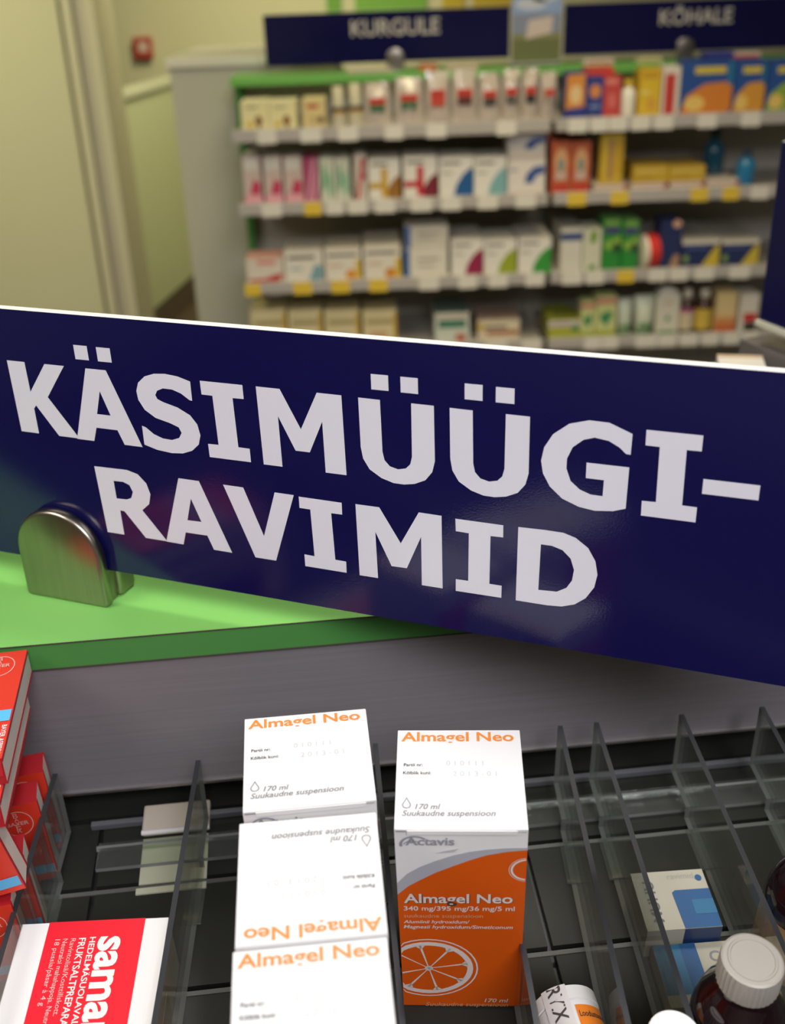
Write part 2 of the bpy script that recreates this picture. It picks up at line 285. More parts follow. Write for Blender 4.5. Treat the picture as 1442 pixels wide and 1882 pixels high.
 ('bottle',0.919,0.9776,0.997,1.1426,3.1,0.06,'1d5066','1d5066',['12333f'],'round_bottle','large dark teal bottle at the right end of the second shelf','bottle','goods on the second back shelf'),
 ('bottle',0.9889,1.0401,0.997,1.0979,3.02,0.05,'2c7ba6','2c7ba6',['3c4a5a'],'round_bottle','light blue bottle in front of the dark teal bottle','bottle','goods on the second back shelf'),
 ('box',-0.3906,-0.2853,0.777,0.8526,3.02,0.1,'d8cfc0','cf9a8c',[('p',[(0.02,0.2),(0.5,0.22),(0.7,0.34),(0.98,0.4),(0.9,0.1),(0.1,0.06)],'b83a34'),('r',0.3,0.75,0.8,0.9,'d8887c')],'medicine_box','low white carton with a red shape,leftmost on the third left shelf','box','goods on the third back shelf'),
 ('box',-0.2811,-0.1727,0.777,0.8716,3.02,0.14,'e2ddce','d6cfbe',[('r',0.1,0.72,0.8,0.82,'6b665c'),('p',[(0.6,0.05),(0.98,0.05),(0.98,0.5),(0.8,0.55)],'7aa4ac'),('r',0.15,0.4,0.45,0.46,'8ab0b8')],'medicine_box','white carton with grey blue motif on the third left shelf','box','goods on the third back shelf'),
 ('box',-0.1662,-0.064,0.777,0.8737,3.02,0.14,'e2dccb','d8d0b8',[('r',0.08,0.74,0.9,0.82,'6b665c'),('e',0.72,0.2,0.16,0.16,'d8963c'),('r',0.85,0.05,1,0.62,'d8b848'),('r',0.12,0.45,0.5,0.51,'d8a890')],'medicine_box','white carton with orange motif,left one on the third left shelf','box','goods on the third back shelf'),
 ('box',-0.056,0.0493,0.777,0.8773,3.02,0.2,'e2dccb','d8d0b8',[('r',0.08,0.74,0.9,0.82,'6b665c'),('e',0.72,0.2,0.16,0.16,'d08a2c'),('r',0.85,0.05,1,0.62,'d8b848'),('r',0.12,0.45,0.5,0.51,'d8a890')],'medicine_box','white carton with orange motif,right one on the third left shelf','box','goods on the third back shelf'),
 ('box',0.0601,0.1827,0.777,0.8621,3.02,0.13,'dfd9c9','eae5d6',[('r',0,0,0.13,1,'4a6aa0'),('r',0.3,0.62,0.8,0.68,'8a8678'),('r',0.3,0.4,0.7,0.45,'a09c90')],'medicine_box','white carton with blue left edge,lower one of the stack','box','goods on the third back shelf'),
 ('box',0.0637,0.1849,0.8631,0.9259,3.023,0.12,'d2ccbb','c8c2b2',[('r',0,0,0.13,1,'4a6aa0'),('r',0.3,0.62,0.8,0.68,'8a8678'),('r',0.3,0.4,0.7,0.45,'a09c90')],'medicine_box','white carton with blue left edge,upper one of the stack','box','goods on the third back shelf'),
 ('box',0.1936,0.2836,0.777,0.8839,3.02,0.2,'e6e2d6','dad5c6',[('p',[(0.42,0.02),(1,0),(1,0.72),(0.94,0.74),(0.7,0.58),(0.5,0.32)],'96234a'),('r',0.08,0.82,0.62,0.88,'6b665c'),('r',0.08,0.6,0.4,0.64,'9a968a')],'medicine_box','white carton with a crimson leaf on the third left shelf','box','goods on the third back shelf'),
 ('box',0.2867,0.3782,0.777,0.8805,3.02,0.14,'e6e2d6','dad5c6',[('p',[(0.42,0.02),(1,0),(1,0.72),(0.94,0.74),(0.7,0.58),(0.5,0.32)],'9aa82c'),('r',0.08,0.82,0.62,0.88,'6b665c'),('r',0.08,0.6,0.4,0.64,'9a968a')],'medicine_box','white carton with a lime leaf on the third left shelf','box','goods on the third back shelf'),
 ('box',0.3843,0.4774,0.777,0.8815,3.02,0.18,'e6e2d6','dad5c6',[('p',[(0.42,0.02),(1,0),(1,0.72),(0.94,0.74),(0.7,0.58),(0.5,0.32)],'3a9a3c'),('r',0.08,0.82,0.62,0.88,'6b665c'),('r',0.08,0.6,0.4,0.64,'9a968a')],'medicine_box','white carton with a bright green leaf on the third left shelf','box','goods on the third back shelf'),
 ('box',0.5048,0.5652,0.777,0.9066,3.02,0.22,'d8d4c6','a8a498',[('r',0,0.72,1,0.88,'2f4a80')],'medicine_box','tall white carton with a navy stripe on the third right shelf','box','goods on the third back shelf'),
 ('box',0.5683,0.6195,0.777,0.9015,3.02,0.1,'d4d4bc','d4d4bc',[('p',[(0.35,0.68),(0.7,0.68),(0.8,0.92),(0.4,0.94)],'7a9c2c'),('p',[(0.3,0.02),(0.7,0.0),(0.75,0.16),(0.4,0.18)],'6a9448')],'medicine_box','white carton with green leaves next to the navy striped carton','box','goods on the third back shelf'),
 ('box',0.6234,0.6745,0.777,0.9267,3.02,0.09,'2f8c38','6a9a58',[('r',0.1,0.72,0.9,0.84,'4a3a78'),('p',[(0,0.55),(1,0.68),(1,0.5),(0.3,0.4)],'8ab448'),('e',0.75,0.45,0.2,0.1,'2c4030'),('r',0.1,0.86,0.9,0.98,'7aa84a')],'medicine_box','green carton with violet title,left one of the pair','box','goods on the third back shelf'),
 ('box',0.6791,0.7241,0.777,0.9218,3.02,0.09,'2f8c38','6a9a58',[('r',0.1,0.72,0.9,0.84,'4a3a78'),('p',[(0,0.55),(1,0.68),(1,0.5),(0.3,0.4)],'8ab448'),('e',0.75,0.45,0.2,0.1,'2c4030'),('r',0.1,0.86,0.9,0.98,'7aa84a')],'medicine_box','green carton with violet title,right one of the pair','box','goods on the third back shelf'),
 ('drum',0.7319,0.7848,0.777,0.8742,3.02,0.06,'d83a34','d83a34',['ece4d0'],'tablet_drum','red and white round pack lying on its side on the third shelf','pack','goods on the third back shelf'),
 ('box',0.786,0.8465,0.777,0.9162,3.02,0.08,'26305c','26305c',[('e',0.75,0.93,0.2,0.08,'e0b090'),('p',[(0.45,0.0),(0.7,0.3),(0.95,0.3),(0.95,0)],'b08a68')],'medicine_box','tall navy carton with a peach spot beside the red round pack','box','goods on the third back shelf'),
 ('box',0.8504,0.9579,0.777,0.8598,3.02,0.26,'232f5c','b4b0a4',[('p',[(0.5,0.0),(1,0),(1,0.78),(0.92,0.8)],'cdb63c'),('r',0,0.84,1,1,'d9d4c4'),('r',0.1,0.68,0.7,0.74,'5a6aa0'),('e',0.12,0.35,0.07,0.12,'8aa83c')],'medicine_box','navy carton with a yellow corner and white top,left one of two','box','goods on the third back shelf'),
 ('box',0.9624,1.07,0.777,0.8558,3.02,0.26,'232f5c','b4b0a4',[('p',[(0.5,0.0),(1,0),(1,0.78),(0.92,0.8)],'cdb63c'),('r',0,0.84,1,1,'d9d4c4'),('r',0.1,0.68,0.7,0.74,'5a6aa0'),('e',0.12,0.35,0.07,0.12,'8aa83c')],'medicine_box','navy carton with a yellow corner and white top,right one of two','box','goods on the third back shelf'),
 ('box',-0.3924,-0.2892,0.582,0.7043,3.02,0.12,'dccfa0','b4a676',[('r',0.1,0.6,0.9,0.72,'a89868'),('r',0.9,0,1,0.9,'c9a53c'),('r',0.2,0.2,0.7,0.4,'b8c0a8')],'medicine_box','cream carton,first from left on the lowest left shelf','box','goods on the lowest back shelf in view'),
 ('box',-0.2827,-0.1857,0.582,0.7004,3.02,0.13999999999999999,'dccfa0','b4a676',[('r',0.1,0.6,0.9,0.72,'a89868'),('r',0.9,0,1,0.9,'c9a53c'),('r',0.2,0.2,0.7,0.4,'cfa880')],'medicine_box','cream carton,second from left on the lowest left shelf','box','goods on the lowest back shelf in view'),
 ('box',-0.1776,-0.0758,0.582,0.6964,3.02,0.12,'dccfa0','b4a676',[('r',0.1,0.6,0.9,0.72,'a89868'),('r',0.9,0,1,0.9,'c9a53c'),('r',0.2,0.2,0.7,0.4,'b8c0a8')],'medicine_box','cream carton,third from left on the lowest left shelf','box','goods on the lowest back shelf in view'),
 ('box',-0.0662,0.0326,0.582,0.6923,3.02,0.13999999999999999,'dccfa0','b4a676',[('r',0.1,0.6,0.9,0.72,'a89868'),('r',0.9,0,1,0.9,'c9a53c'),('r',0.2,0.2,0.7,0.4,'cfa880')],'medicine_box','cream carton,fourth from left on the lowest left shelf','box','goods on the lowest back shelf in view'),
 ('box',0.1442,0.2447,0.582,0.6748,3.02,0.16,'cdd4c4','5a6a60',[('r',0.1,0.5,0.9,0.75,'3f7a5c'),('r',0.6,0.05,0.9,0.3,'b86a58'),('r',0,0.82,1,0.9,'d8b8a8')],'medicine_box','white and green carton on the lowest left shelf','box','goods on the lowest back shelf in view'),
 ('box',0.2703,0.392,0.582,0.6485,3.02,0.16,'d8ccae','a08a7a',[('r',0,0.55,0.15,0.8,'d0a83c'),('r',0.2,0.3,0.98,0.5,'a86a48'),('r',0.15,0.6,0.7,0.7,'4a4438')],'medicine_box','beige carton with a brown band on the lowest left shelf','box','goods on the lowest back shelf in view'),
 ('box',0.4768,0.5698,0.582,0.6413,3.02,0.16,'a8ac3c','8f9434',[('r',0,0.62,1,0.95,'d0c8b8'),('r',0.1,0.7,0.7,0.82,'b09ab0'),('e',0.85,0.55,0.12,0.18,'4a8a58')],'medicine_box','low lime carton with a pale band on the lowest right shelf','box','goods on the lowest back shelf in view'),
 ('box',0.5717,0.6133,0.582,0.6907,3.02,0.06,'c9cf8c','c9cf8c',[('r',0,0.82,1,0.96,'c88a78'),('e',0.36,0.5,0.18,0.1,'2f8a58'),('e',0.62,0.55,0.18,0.1,'2f8a58'),('e',0.5,0.4,0.14,0.09,'2f8a58'),('r',0,0,1,0.18,'a8b040')],'medicine_box','small lime carton with a green clover on the lowest right shelf','box','goods on the lowest back shelf in view'),
 ('box',0.616,0.675,0.582,0.7048,3.02,0.06,'c9cf8c','c9cf8c',[('r',0,0.82,1,0.96,'c88a78'),('e',0.36,0.5,0.18,0.1,'2f8a58'),('e',0.62,0.55,0.18,0.1,'2f8a58'),('e',0.5,0.4,0.14,0.09,'2f8a58'),('r',0,0,1,0.18,'a8b040')],'medicine_box','larger lime carton with a green clover on the lowest right shelf','box','goods on the lowest back shelf in view'),
 ('tube',0.6817,0.7248,0.582,0.693,3.02,0.04,'c6cdb8','c6cdb8',['5f8a54'],'ointment_tube','pale green tube standing on its cap,slimmer of two','tube','goods on the lowest back shelf in view'),
 ('tube',0.7308,0.7884,0.582,0.7006,3.02,0.04,'c6cdb8','c6cdb8',['5f8a54'],'ointment_tube','pale green tube standing on its cap,wider of two','tube','goods on the lowest back shelf in view'),
 ('oval',0.7921,0.8607,0.582,0.7222,3.02,0.05,'d8d4c2','d8d4c2',['3f8a4a'],'oval_bottle','oval white bottle with a green leaf on the lowest right shelf','bottle','goods on the lowest back shelf in view'),
 ('bottle',0.8626,0.9106,0.582,0.712,3.02,0.05,'3a1c14','3a1c14',['e4dcc4','cfc0a0','b8608a'],'round_bottle','brown bottle with white cap and pink label','bottle','goods on the lowest back shelf in view'),
 ('bottle',0.9121,0.9632,0.582,0.7101,3.02,0.05,'3a1c14','3a1c14',['e4dcc4','cdb04a','cdb04a'],'round_bottle','brown bottle with white cap and yellow label','bottle','goods on the lowest back shelf in view'),
 ('box',0.9665,1.0257,0.582,0.7047,3.02,0.07,'d8c08a','d8c08a',[('r',0,0,1,0.22,'c8683a'),('r',0,0.22,1,0.4,'d08f58')],'medicine_box','beige carton with an orange foot on the lowest right shelf','box','goods on the lowest back shelf in view'),
 ('box',1.0354,1.0899,0.582,0.6974,3.02,0.07,'d8d2c2','d8d2c2',[('r',0.25,0.28,0.95,0.5,'c42a2a'),('r',0.3,0.0,0.95,0.26,'2a2420')],'medicine_box','white carton with a red block next to the right hand sign','box','goods on the lowest back shelf in view'),
]
TAGS_LEFT = [[(-0.3236,-0.2738,'w'),(-0.2093,-0.1536,'w'),(-0.1081,-0.0552,'w'),(0.0168,0.0653,'w'),(0.1285,0.1801,'w'),(0.3156,0.3673,'w')],[(-0.3293,-0.2751,'w'),(-0.1514,-0.1046,'w'),(-0.091,-0.0397,'w'),(-0.017,0.0374,'w'),(0.0813,0.1388,'w'),(0.1661,0.2191,'w'),(0.2661,0.3206,'w'),(0.3707,0.4254,'w'),(-0.2117,-0.165,'y')],[(-0.3965,-0.3514,'y'),(-0.258,-0.205,'y'),(-0.1505,-0.0975,'y'),(-0.0429,0.0102,'y'),(0.0993,0.1556,'w'),(0.2119,0.2636,'w'),(0.298,0.3513,'w'),(0.403,0.4548,'w')],[(0.1451,0.2094,'w'),(0.2898,0.3541,'w'),(0.3976,0.4508,'w')]]
TAGS_RIGHT = [[(0.5075,0.5575,'w'),(0.5678,0.6134,'w'),(0.6178,0.6649,'w'),(0.6767,0.7252,'w'),(0.737,0.7871,'w'),(0.8535,0.9036,'w'),(0.9701,1.0203,'w')],[(0.5125,0.564,'y'),(0.6322,0.6807,'y'),(0.8523,0.9009,'y'),(0.9405,0.9861,'y'),(1.0181,1.0668,'w')],[(0.5078,0.5626,'w'),(0.5752,0.6254,'w'),(0.7542,0.8045,'w'),(0.814,0.8643,'w'),(0.8848,0.9383,'w'),(0.984,1.0407,'w'),(0.6631,0.7118,'y')],[(0.5798,0.6282,'w'),(0.6315,0.6783,'w'),(0.73,0.7915,'w'),(0.7963,0.8481,'w'),(0.8594,0.9112,'w'),(0.9242,0.9728,'w'),(0.9858,1.0328,'w'),(1.0409,1.0879,'w')]]
# ------------------------------------------------------------------ the room
def slab(name, x0, y0, z0, x1, y1, z1, m):
    return tag(MB().box(x0, y0, z0, x1, y1, z1, m).build(name), kind='structure')
slab('floor', -4, -2.6, -.1, 4, 6.3, 0, mat((.11, .08, .05), .5, noise=((3, 3, 3), .4, 4), name='brown_floor'))
slab('ceiling', -4, -2.6, 2.8, 4, 6.3, 2.9, mat((.75, .72, .62), .8, name='ceiling_white'))
slab('wall_back', -4, 6.2, 0, 4, 6.3, 2.8, M_WALL)
slab('wall_left', -4, -2.6, 0, -3.9, 6.2, 2.8, M_WALL)
slab('wall_right', 3.9, -2.6, 0, 4, 6.2, 2.8, M_WALL)
slab('wall_front', -3.9, -2.6, 0, 3.9, -2.5, 2.8, mat((.6, .58, .52), .85, name='front_wall'))
slab('wall_near_left', -3.9, 4.2, 0, -1.128, 4.5, 2.8, M_WALL)
tr = thing('trim_1', None, None, at(-1.128, 4.2, 0), kind='structure')
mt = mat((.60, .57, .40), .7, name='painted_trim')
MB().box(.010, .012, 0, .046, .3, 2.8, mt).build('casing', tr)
MB().box(.0465, .035, 0, .0915, .3, 2.8, mat((.46, .43, .34), .7, name='trim_shade')).build('casing', tr)  # shade of the recess put into a darker trim colour
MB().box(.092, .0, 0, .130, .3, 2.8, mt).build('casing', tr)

cp = thing('fire_call_point', 'small red fire alarm button box on the far wall', 'alarm', at(-1.235, 6.2, 1.262))
MB().box(-.048, -.05, -.052, .048, 0, .052, mat((.42, .03, .02), .4)).build('housing', cp, .006)
MB().box(-.02, -.052, -.02, .03, -.0505, .03, mat((.62, .50, .42), .4)).build('button', cp)

# low partition running back along the left
rc = thing('low_partition', 'pale green low partition between the corner wall and the white cabinet', 'partition', at(-1.155, 4.9, 0, math.atan2(-.15, 1.1)))
MB().box(-.08, 0, .14, 0, 1.12, 1.105, mat((.64, .69, .43), .5, name='pale_green_laminate')).build('panel', rc, .002)
MB().box(-.075, .005, 0, -.005, 1.11, .14, mat((.12, .09, .06), .6)).build('plinth', rc)
MB().box(-.095, -.015, 1.105, .015, 1.13, 1.135, mat((.66, .70, .52), .4)).build('cap_board', rc, .003)

cb = thing('storage_cabinet', 'tall white storage cabinet left of the back shelves', 'cabinet', at(-.617, 3.43, 0))
MB().box(0, 0, .08, .50, .6, 1.33, M_CAB).build('body', cb, .003)
MB().box(.02, .03, 0, .48, .58, .08, M_TRAYB).build('plinth', cb)
MB().box(-.008, -.008, 1.33, .51, .6, 1.358, mat((.72, .70, .58), .45, name='cabinet_top')).build('top_board', cb, .003)

# display panels on the far wall above the shelves
for i, (x0, x1, c, l) in enumerate([(-.25, -.17, (.15, .36, .04), 'narrow green wall panel above the left sign'), (-.10, .28, (.18, .42, .05), 'wide green wall panel above the left sign'), (.36, .475, (.55, .42, .02), 'yellow wall poster beside the wide green panel'), (.52, .76, (.55, .40, .02), 'yellow wall poster above the middle of the back shelves')]):
    o = thing('wall_panel', l, 'panel', at(x0, 6.2, 1.40))
    MB().box(0, -.02, 0, x1 - x0, 0, .55, mat(c, .5)).build('board', o)
    MB().box(-.006, -.024, -.008, x1 - x0 + .006, 0, 0, M_RAIL).build('frame_edge', o)

# ------------------------------------------------------------------ back shelf units
RAILS = (1.185, .993, .773, .578)
def shelf_unit(x0, x1, xs, tags, label):
    """x0..x1 outer faces; shelves from xs[0] to xs[1]"""
    u = thing('shelf_unit', label, 'shelf unit', at(0, 3.0, 0))
    MB().box(x0 + .0205, .365, .1, x1 - .0205, .38, 1.292, M_PANEL).build('back_panel', u)
    for xa, mu in ((x0, M_GEDGE if x0 < 0 else M_PANEL), (x1 - .02, M_PANEL)):
        MB().box(xa, .29 if x0 < 0 and xa < 0 else .345, 0, xa + .02, .38, 1.292, mu).build('upright', u)
    MB().box(x0 + .02, .03, 0, x1 - .02, .36, .10, M_TRAYB).build('base', u)
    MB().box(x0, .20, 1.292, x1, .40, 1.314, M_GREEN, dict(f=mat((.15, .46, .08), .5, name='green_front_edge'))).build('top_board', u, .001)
    for k, z in enumerate(list(RAILS) + [.36]):
        MB().box(xs[0], 0, z - .014, xs[1], .344, z + .003, M_SHELF).build('shelf', u)
        rl = MB().box(xs[0] - .004, -.010, z - .017, xs[1] + .002, -.0005, z + .016, M_RAIL).build('price_rail', u, .0015)
        if k < 4:
            for a, b, c in tags[k]:
                MB().box(a, -.0115, z - .021, b, -.0103, z + .014, M_TAGY if c == 'y' else M_TAGW).build('price_tag', rl)
    return u
shelf_unit(-.412, .4705, (-.388, .458), TAGS_LEFT, 'left back shelf unit with green top under the first sign')
shelf_unit(.4725, 1.42, (.478, 1.40), TAGS_RIGHT, 'right back shelf unit with green top under the second sign')

def print_part(root, prints, x0, z0, wd, ht, y):
    for q, p in enumerate(prints):
        yy = y - .0004 - q * .00012
        if p[0] == 'r':
            c = MB().add([(x0 + p[1] * wd, yy, z0 + p[2] * ht), (x0 + p[3] * wd, yy, z0 + p[2] * ht), (x0 + p[3] * wd, yy, z0 + p[4] * ht), (x0 + p[1] * wd, yy, z0 + p[4] * ht)], [(0, 1, 2, 3)], mat(p[5], .5))
        elif p[0] == 'e':
            c = MB().add([(x0 + (p[1] + p[3] * math.cos(t * math.pi / 8)) * wd, yy, z0 + (p[2] + p[4] * math.sin(t * math.pi / 8)) * ht) for t in range(16)], [tuple(range(16))], mat(p[5], .5))
        else:
            c = MB().poly([(x0 + u_ * wd, yy, z0 + v_ * ht) for u_, v_ in p[1]], mat(p[2], .5))
        c.build('front_print' if p[0] == 'r' else 'print_motif', root)

M_FILM = clear_mat('clear_film', (.97, .95, .92), .62, .14, 2.0, (.95, .82, .70))
def lathe_bottle(root, r, h, body, cap, label, neck=.45, flat=1):
    MB().lathe([(r * .92, 0), (r, .004), (r, h * .62), (r * .85, h * .72), (r * neck, h * .79), (r * neck, h * .84)], mat(body, .12, coat=.3), 24, sy=flat).build('body', root)
    MB().lathe([(r * neck * 1.15, h * .82), (r * neck * 1.15, h * .99), (r * neck, h)], mat(cap, .4), 24, sy=flat).build('cap', root)
    if label: MB().lathe([(r * 1.012, h * .10), (r * 1.012, h * .58)], mat(label, .5), 24, sy=flat, cap=False).build('label_band', root)

def stock(kind, x0, x1, z0, z1, y, dep, body, top, prints, name, label, cat, group):
    xc, wd, ht = (x0 + x1) / 2, x1 - x0, z1 - z0
    r = thing(name, label, cat, at(xc, y + dep / 2, z0), group)
    if kind == 'box':
        mb_, mtop = mat(body, .5), mat(top, .5)
        MB().box(-wd / 2, -dep / 2, 0, wd / 2, dep / 2, ht - .0008, mb_, dict(t=mtop)).build('carton', r)
        MB().box(-wd / 2 + .0006, -dep / 2 - .0006, ht - .0008, wd / 2 - .0006, dep / 2 - .0004, ht, mtop).build('flap', r)
        print_part(r, prints, -wd / 2, 0, wd, ht, -dep / 2)
    elif kind == 'vial':
        rr = wd / 2
        MB().lathe([(rr * .95, 0), (rr, .003), (rr, ht * .48), (rr * .7, ht * .55)], mat('4a4230', .15), 20).build('jar', r)
        MB().lathe([(rr * 1.01, ht * .05), (rr * 1.01, ht * .36)], mat('c9c2a8', .5), 20, cap=False).build('label_band', r)
        MB().lathe([(rr * 1.012, ht * .36), (rr * 1.012, ht * .42)], mat('c49a3c', .5), 20, cap=False).build('label_stripe', r)
        MB().lathe([(rr * .78, ht * .52), (rr * .8, ht * .97), (rr * .7, ht)], mat('d6cfae', .4), 20).build('cap', r)
    elif kind == 'pouch':
        n, mrows = 6, 8; vs = []; fs = []
        for s_ in (-1, 1):
            for j in range(mrows + 1):
                for i in range(n + 1):
                    u_, v_ = i / n, j / mrows
                    t_ = (math.sin(math.pi * u_) ** .6) * (math.sin(math.pi * min(1, .12 + v_ * .88)) ** .6) * dep * .42
                    if v_ > .72: t_ *= (1 - v_) / .28
                    vs.append(((u_ - .5) * wd * (1 - .12 * v_), s_ * t_ + random.uniform(-.004, .004), max(.001, v_ * ht * .97 + random.uniform(-.002, .002))))
        o2 = (n + 1) * (mrows + 1)
        for s_ in (0, 1):
            for j in range(mrows):
                for i in range(n):
                    q = [s_ * o2 + j * (n + 1) + i, s_ * o2 + j * (n + 1) + i + 1, s_ * o2 + (j + 1) * (n + 1) + i + 1, s_ * o2 + (j + 1) * (n + 1) + i]
                    fs.append(tuple(q if s_ == 0 else reversed(q)))
        MB().add(vs, fs, M_FILM, True).build('film', r)
        MB().box(-wd * .28, -.002, .006, wd * .28, .012, ht * .42, mat('d8c4b0', .6)).build('sweets_card', r)
        yy = -dep * .42
        zc = ht * .36
        MB().box(-wd * .27, yy - .0016, zc, wd * .27, yy - .0008, zc + ht * .15, mat(body, .5)).build('label_lower', r)
        MB().box(-wd * .29, yy - .0018, zc + ht * .15, wd * .29, yy - .0008, zc + ht * .29, mat('c23a26', .45)).build('label_header', r)
    elif kind == 'bottle':
        cap = prints[0]
        lathe_bottle(r, wd / 2, ht, body, prints[0], prints[1] if len(prints) > 1 else None)
        if len(prints) > 2: MB().lathe([(wd / 2 * 1.02, ht * .5), (wd / 2 * 1.02, ht * .58)], mat(prints[2], .5), 24, cap=False).build('label_stripe', r)
    elif kind == 'bottle_tilt':
        lathe_bottle(r, wd / 2, ht, body, 'd8b83a', None, .55)
    elif kind == 'tube':
        # a tube standing on its cap: flat crimped top
        vs = []; fs = []; n = 20
        for j, (kx, ky, z) in enumerate([(.38, .38, .012), (.46, .46, .03), (.48, .42, ht * .5), (.5, .2, ht * .85), (.5, .03, ht * .93), (.5, .03, ht)]):
            vs += [(wd * kx * math.cos(2 * math.pi * i / n), wd * ky * math.sin(2 * math.pi * i / n), z) for i in range(n)]
            if j: fs += [((j - 1) * n + i, (j - 1) * n + (i + 1) % n, j * n + (i + 1) % n, j * n + i) for i in range(n)]
        fs.append(tuple(5 * n + i for i in range(n)))
        MB().add(vs, fs, mat(body, .35), True).build('tube_body', r)
        MB().lathe([(wd * .4, 0), (wd * .4, .014)], mat(prints[0], .4), 20).build('cap', r)
        MB().box(-wd * .3, -wd * .475, ht * .2, wd * .3, -wd * .465, ht * .34, mat(prints[0], .5)).build('front_print', r)
    elif kind == 'oval':
        pts = arc(0, ht - wd / 2, wd / 2, 0, 180, 14) + arc(-wd / 2 + .012, .012, .012, 180, 270, 4) + arc(wd / 2 - .012, .012, .012, 270, 360, 4)
        MB().prism(pts, (0, dep / 2, 0), (1, 0, 0), (0, 0, 1), (0, -1, 0), dep, mat(body, .35), smooth=True).build('body', r, .004, 2)
        g = mat(prints[0], .5)
        MB().poly([(0, -dep / 2 - .0006, ht * .45), (-.008, -dep / 2 - .0006, ht * .36), (0, -dep / 2 - .0006, ht * .29), (.008, -dep / 2 - .0006, ht * .36)], g).build('leaf_print', r)
        MB().box(-wd * .38, -dep / 2 - .0006, .004, wd * .38, -dep / 2 - .0003, ht * .10, g).build('front_print', r)
        MB().box(-wd * .2, -dep / 2 - .0006, ht * .66, wd * .2, -dep / 2 - .0003, ht * .71, mat('c9a890', .5)).build('title_print', r)
    elif kind == 'drum':
        rr = ht / 2
        MB().lathe([(rr * .93, -wd * .1), (rr, -wd * .06), (rr, wd * .5), (rr * .93, wd * .54)], mat(body, .4), 28, (-.004, 0, rr), axis=0).build('drum_body', r)
        MB().lathe([(rr * .8, -wd * .34), (rr * .98, -wd * .28), (rr * .98, -wd * .1)], mat(prints[0], .4), 28, (-.004, 0, rr), axis=0).build('lid', r)
        r.rotation_euler = (0, 0, R(10))
    return r
for t_ in ITEMS: stock(*t_)

# small things lying on the green tops of the back units
for x0, x1, y0, dp, ht, c, s_, l in [(-.08, .045, 3.21, .05, .010, 'd8c8b4', 'b09a90', 'beige leaflet pack on the green top under the first sign'),
        (.12, .17, 3.21, .05, .016, 'b83a34', 'd8a04a', 'small red pack on the green top right of the first bracket'),
        (.20, .285, 3.21, .05, .012, 'd8c4ac', 'b09a8a', 'pale flat pack on the green top near the leaflet holder'),
        (.585, .665, 3.21, .05, .014, 'e0d6cc', 'c46a5a', 'white flat pack on the green top under the second sign'),
        (.735, .80, 3.21, .05, .014, 'd9cda8', 'b8a84a', 'cream flat pack left of the second bracket'),
        (.995, 1.075, 3.21, .05, .018, 'dcd4c4', 'c8503a', 'white and red flat pack right of the second bracket')]:
    r = thing('flat_pack', l, 'pack', at((x0 + x1) / 2, y0 + dp / 2, 1.314), 'flat packs on the green tops')
    MB().box(-(x1 - x0) / 2, -dp / 2, 0, (x1 - x0) / 2, dp / 2, ht, mat(c, .5)).build('carton', r)
    MB().box(-(x1 - x0) / 2 + .004, -dp / 2 - .0006, ht * .2, (x1 - x0) / 2 - .004, -dp / 2, ht * .7, mat(s_, .5)).build('front_print', r)

# ------------------------------------------------------------------ signs
def d_bracket(root, name, xc, zb, wd, ht, y0, y1, bevel=.003):
    r = wd / 2
    pts = [(xc - r, zb), (xc + r, zb)] + arc(xc, zb + ht - r, r, 0, 180, 28)
    o = MB().prism(pts, (0, y1, 0), (1, 0, 0), (0, 0, 1), (0, -1, 0), y1 - y0, M_NICKEL, smooth=True).build(name, root, bevel, 3)
    o.data.set_sharp_from_angle(angle=R(50))
    for p in o.data.polygons: p.use_smooth = True
    return o
def far_sign(x0, x1, word, tx0, tx1, tz, bx, label):
    s_ = thing('aisle_sign', label, 'sign', at(x0, 3.26, 1.3375), 'navy signs over the back shelves')
    wd = x1 - x0
    MB().box(0, 0, 0, wd, .006, .132, M_CORE, dict(f=M_NAVY, k=M_NAVY)).build('board', s_)
    MB().text(word, (tx0 - x0, -.0006, tz - 1.3375), (1, 0, 0), (0, 0, 1), tx1 - tx0, mat((.55, .52, .46), .4), bold=.018).build('lettering', s_)
    MB().box(bx - x0 - .018, -.02, -.0235, bx - x0 + .018, -.0006, -.0005, M_NICKEL).build('bracket_foot', s_)
    d_bracket(s_, 'bracket', bx - x0, -.0235, .050, .060, -.016, -.0008, .002)
far_sign(-.310, .378, 'KURGULE', -.067, .182, 1.408, .055, 'navy sign reading KURGULE above the left back shelves')
far_sign(.530, 1.30, 'KÕHALE', .797, 1.002, 1.408, .873, 'navy sign reading KÕHALE above the right back shelves')

lh = thing('leaflet_holder', 'leaflet holder with a blue sky picture between the two back signs', 'leaflet', at(.381, 3.245, 1.314))
MB().box(0, 0, 0, .142, .02, .006, M_TRAYL).build('foot', lh)
MB().box(0, .004, .006, .142, .008, .235, mat((.42, .40, .36), .5)).build('card', lh)
pb = MB()
for x0, z0, x1, z1, c in [(.003, .012, .139, .07, '6f7444'), (.003, .07, .139, .085, '8a8a5a'), (.003, .085, .139, .135, '8c94a8'), (.003, .135, .139, .231, '94aed4')]:
    pb.add([(x0, .0036, z0), (x1, .0036, z0), (x1, .0036, z1), (x0, .0036, z1)], [(0, 1, 2, 3)], mat(c, .4))
for cx, cz, rx, rz in [(.055, .160, .045, .016), (.092, .178, .040, .016), (.035, .205, .025, .012)]:
    pb.add([(cx + rx * math.cos(t * math.pi / 8), .0033, cz + rz * math.sin(t * math.pi / 8)) for t in range(16)], [tuple(range(16))], mat('cdd4de', .4))
pb.build('landscape_print', lh)
MB().add([(.04, .003, .07), (.112, .003, .085), (.116, .003, .128), (.048, .003, .118)], [(0, 1, 2, 3)], mat('d8c8bc', .5)).build('white_card', lh)

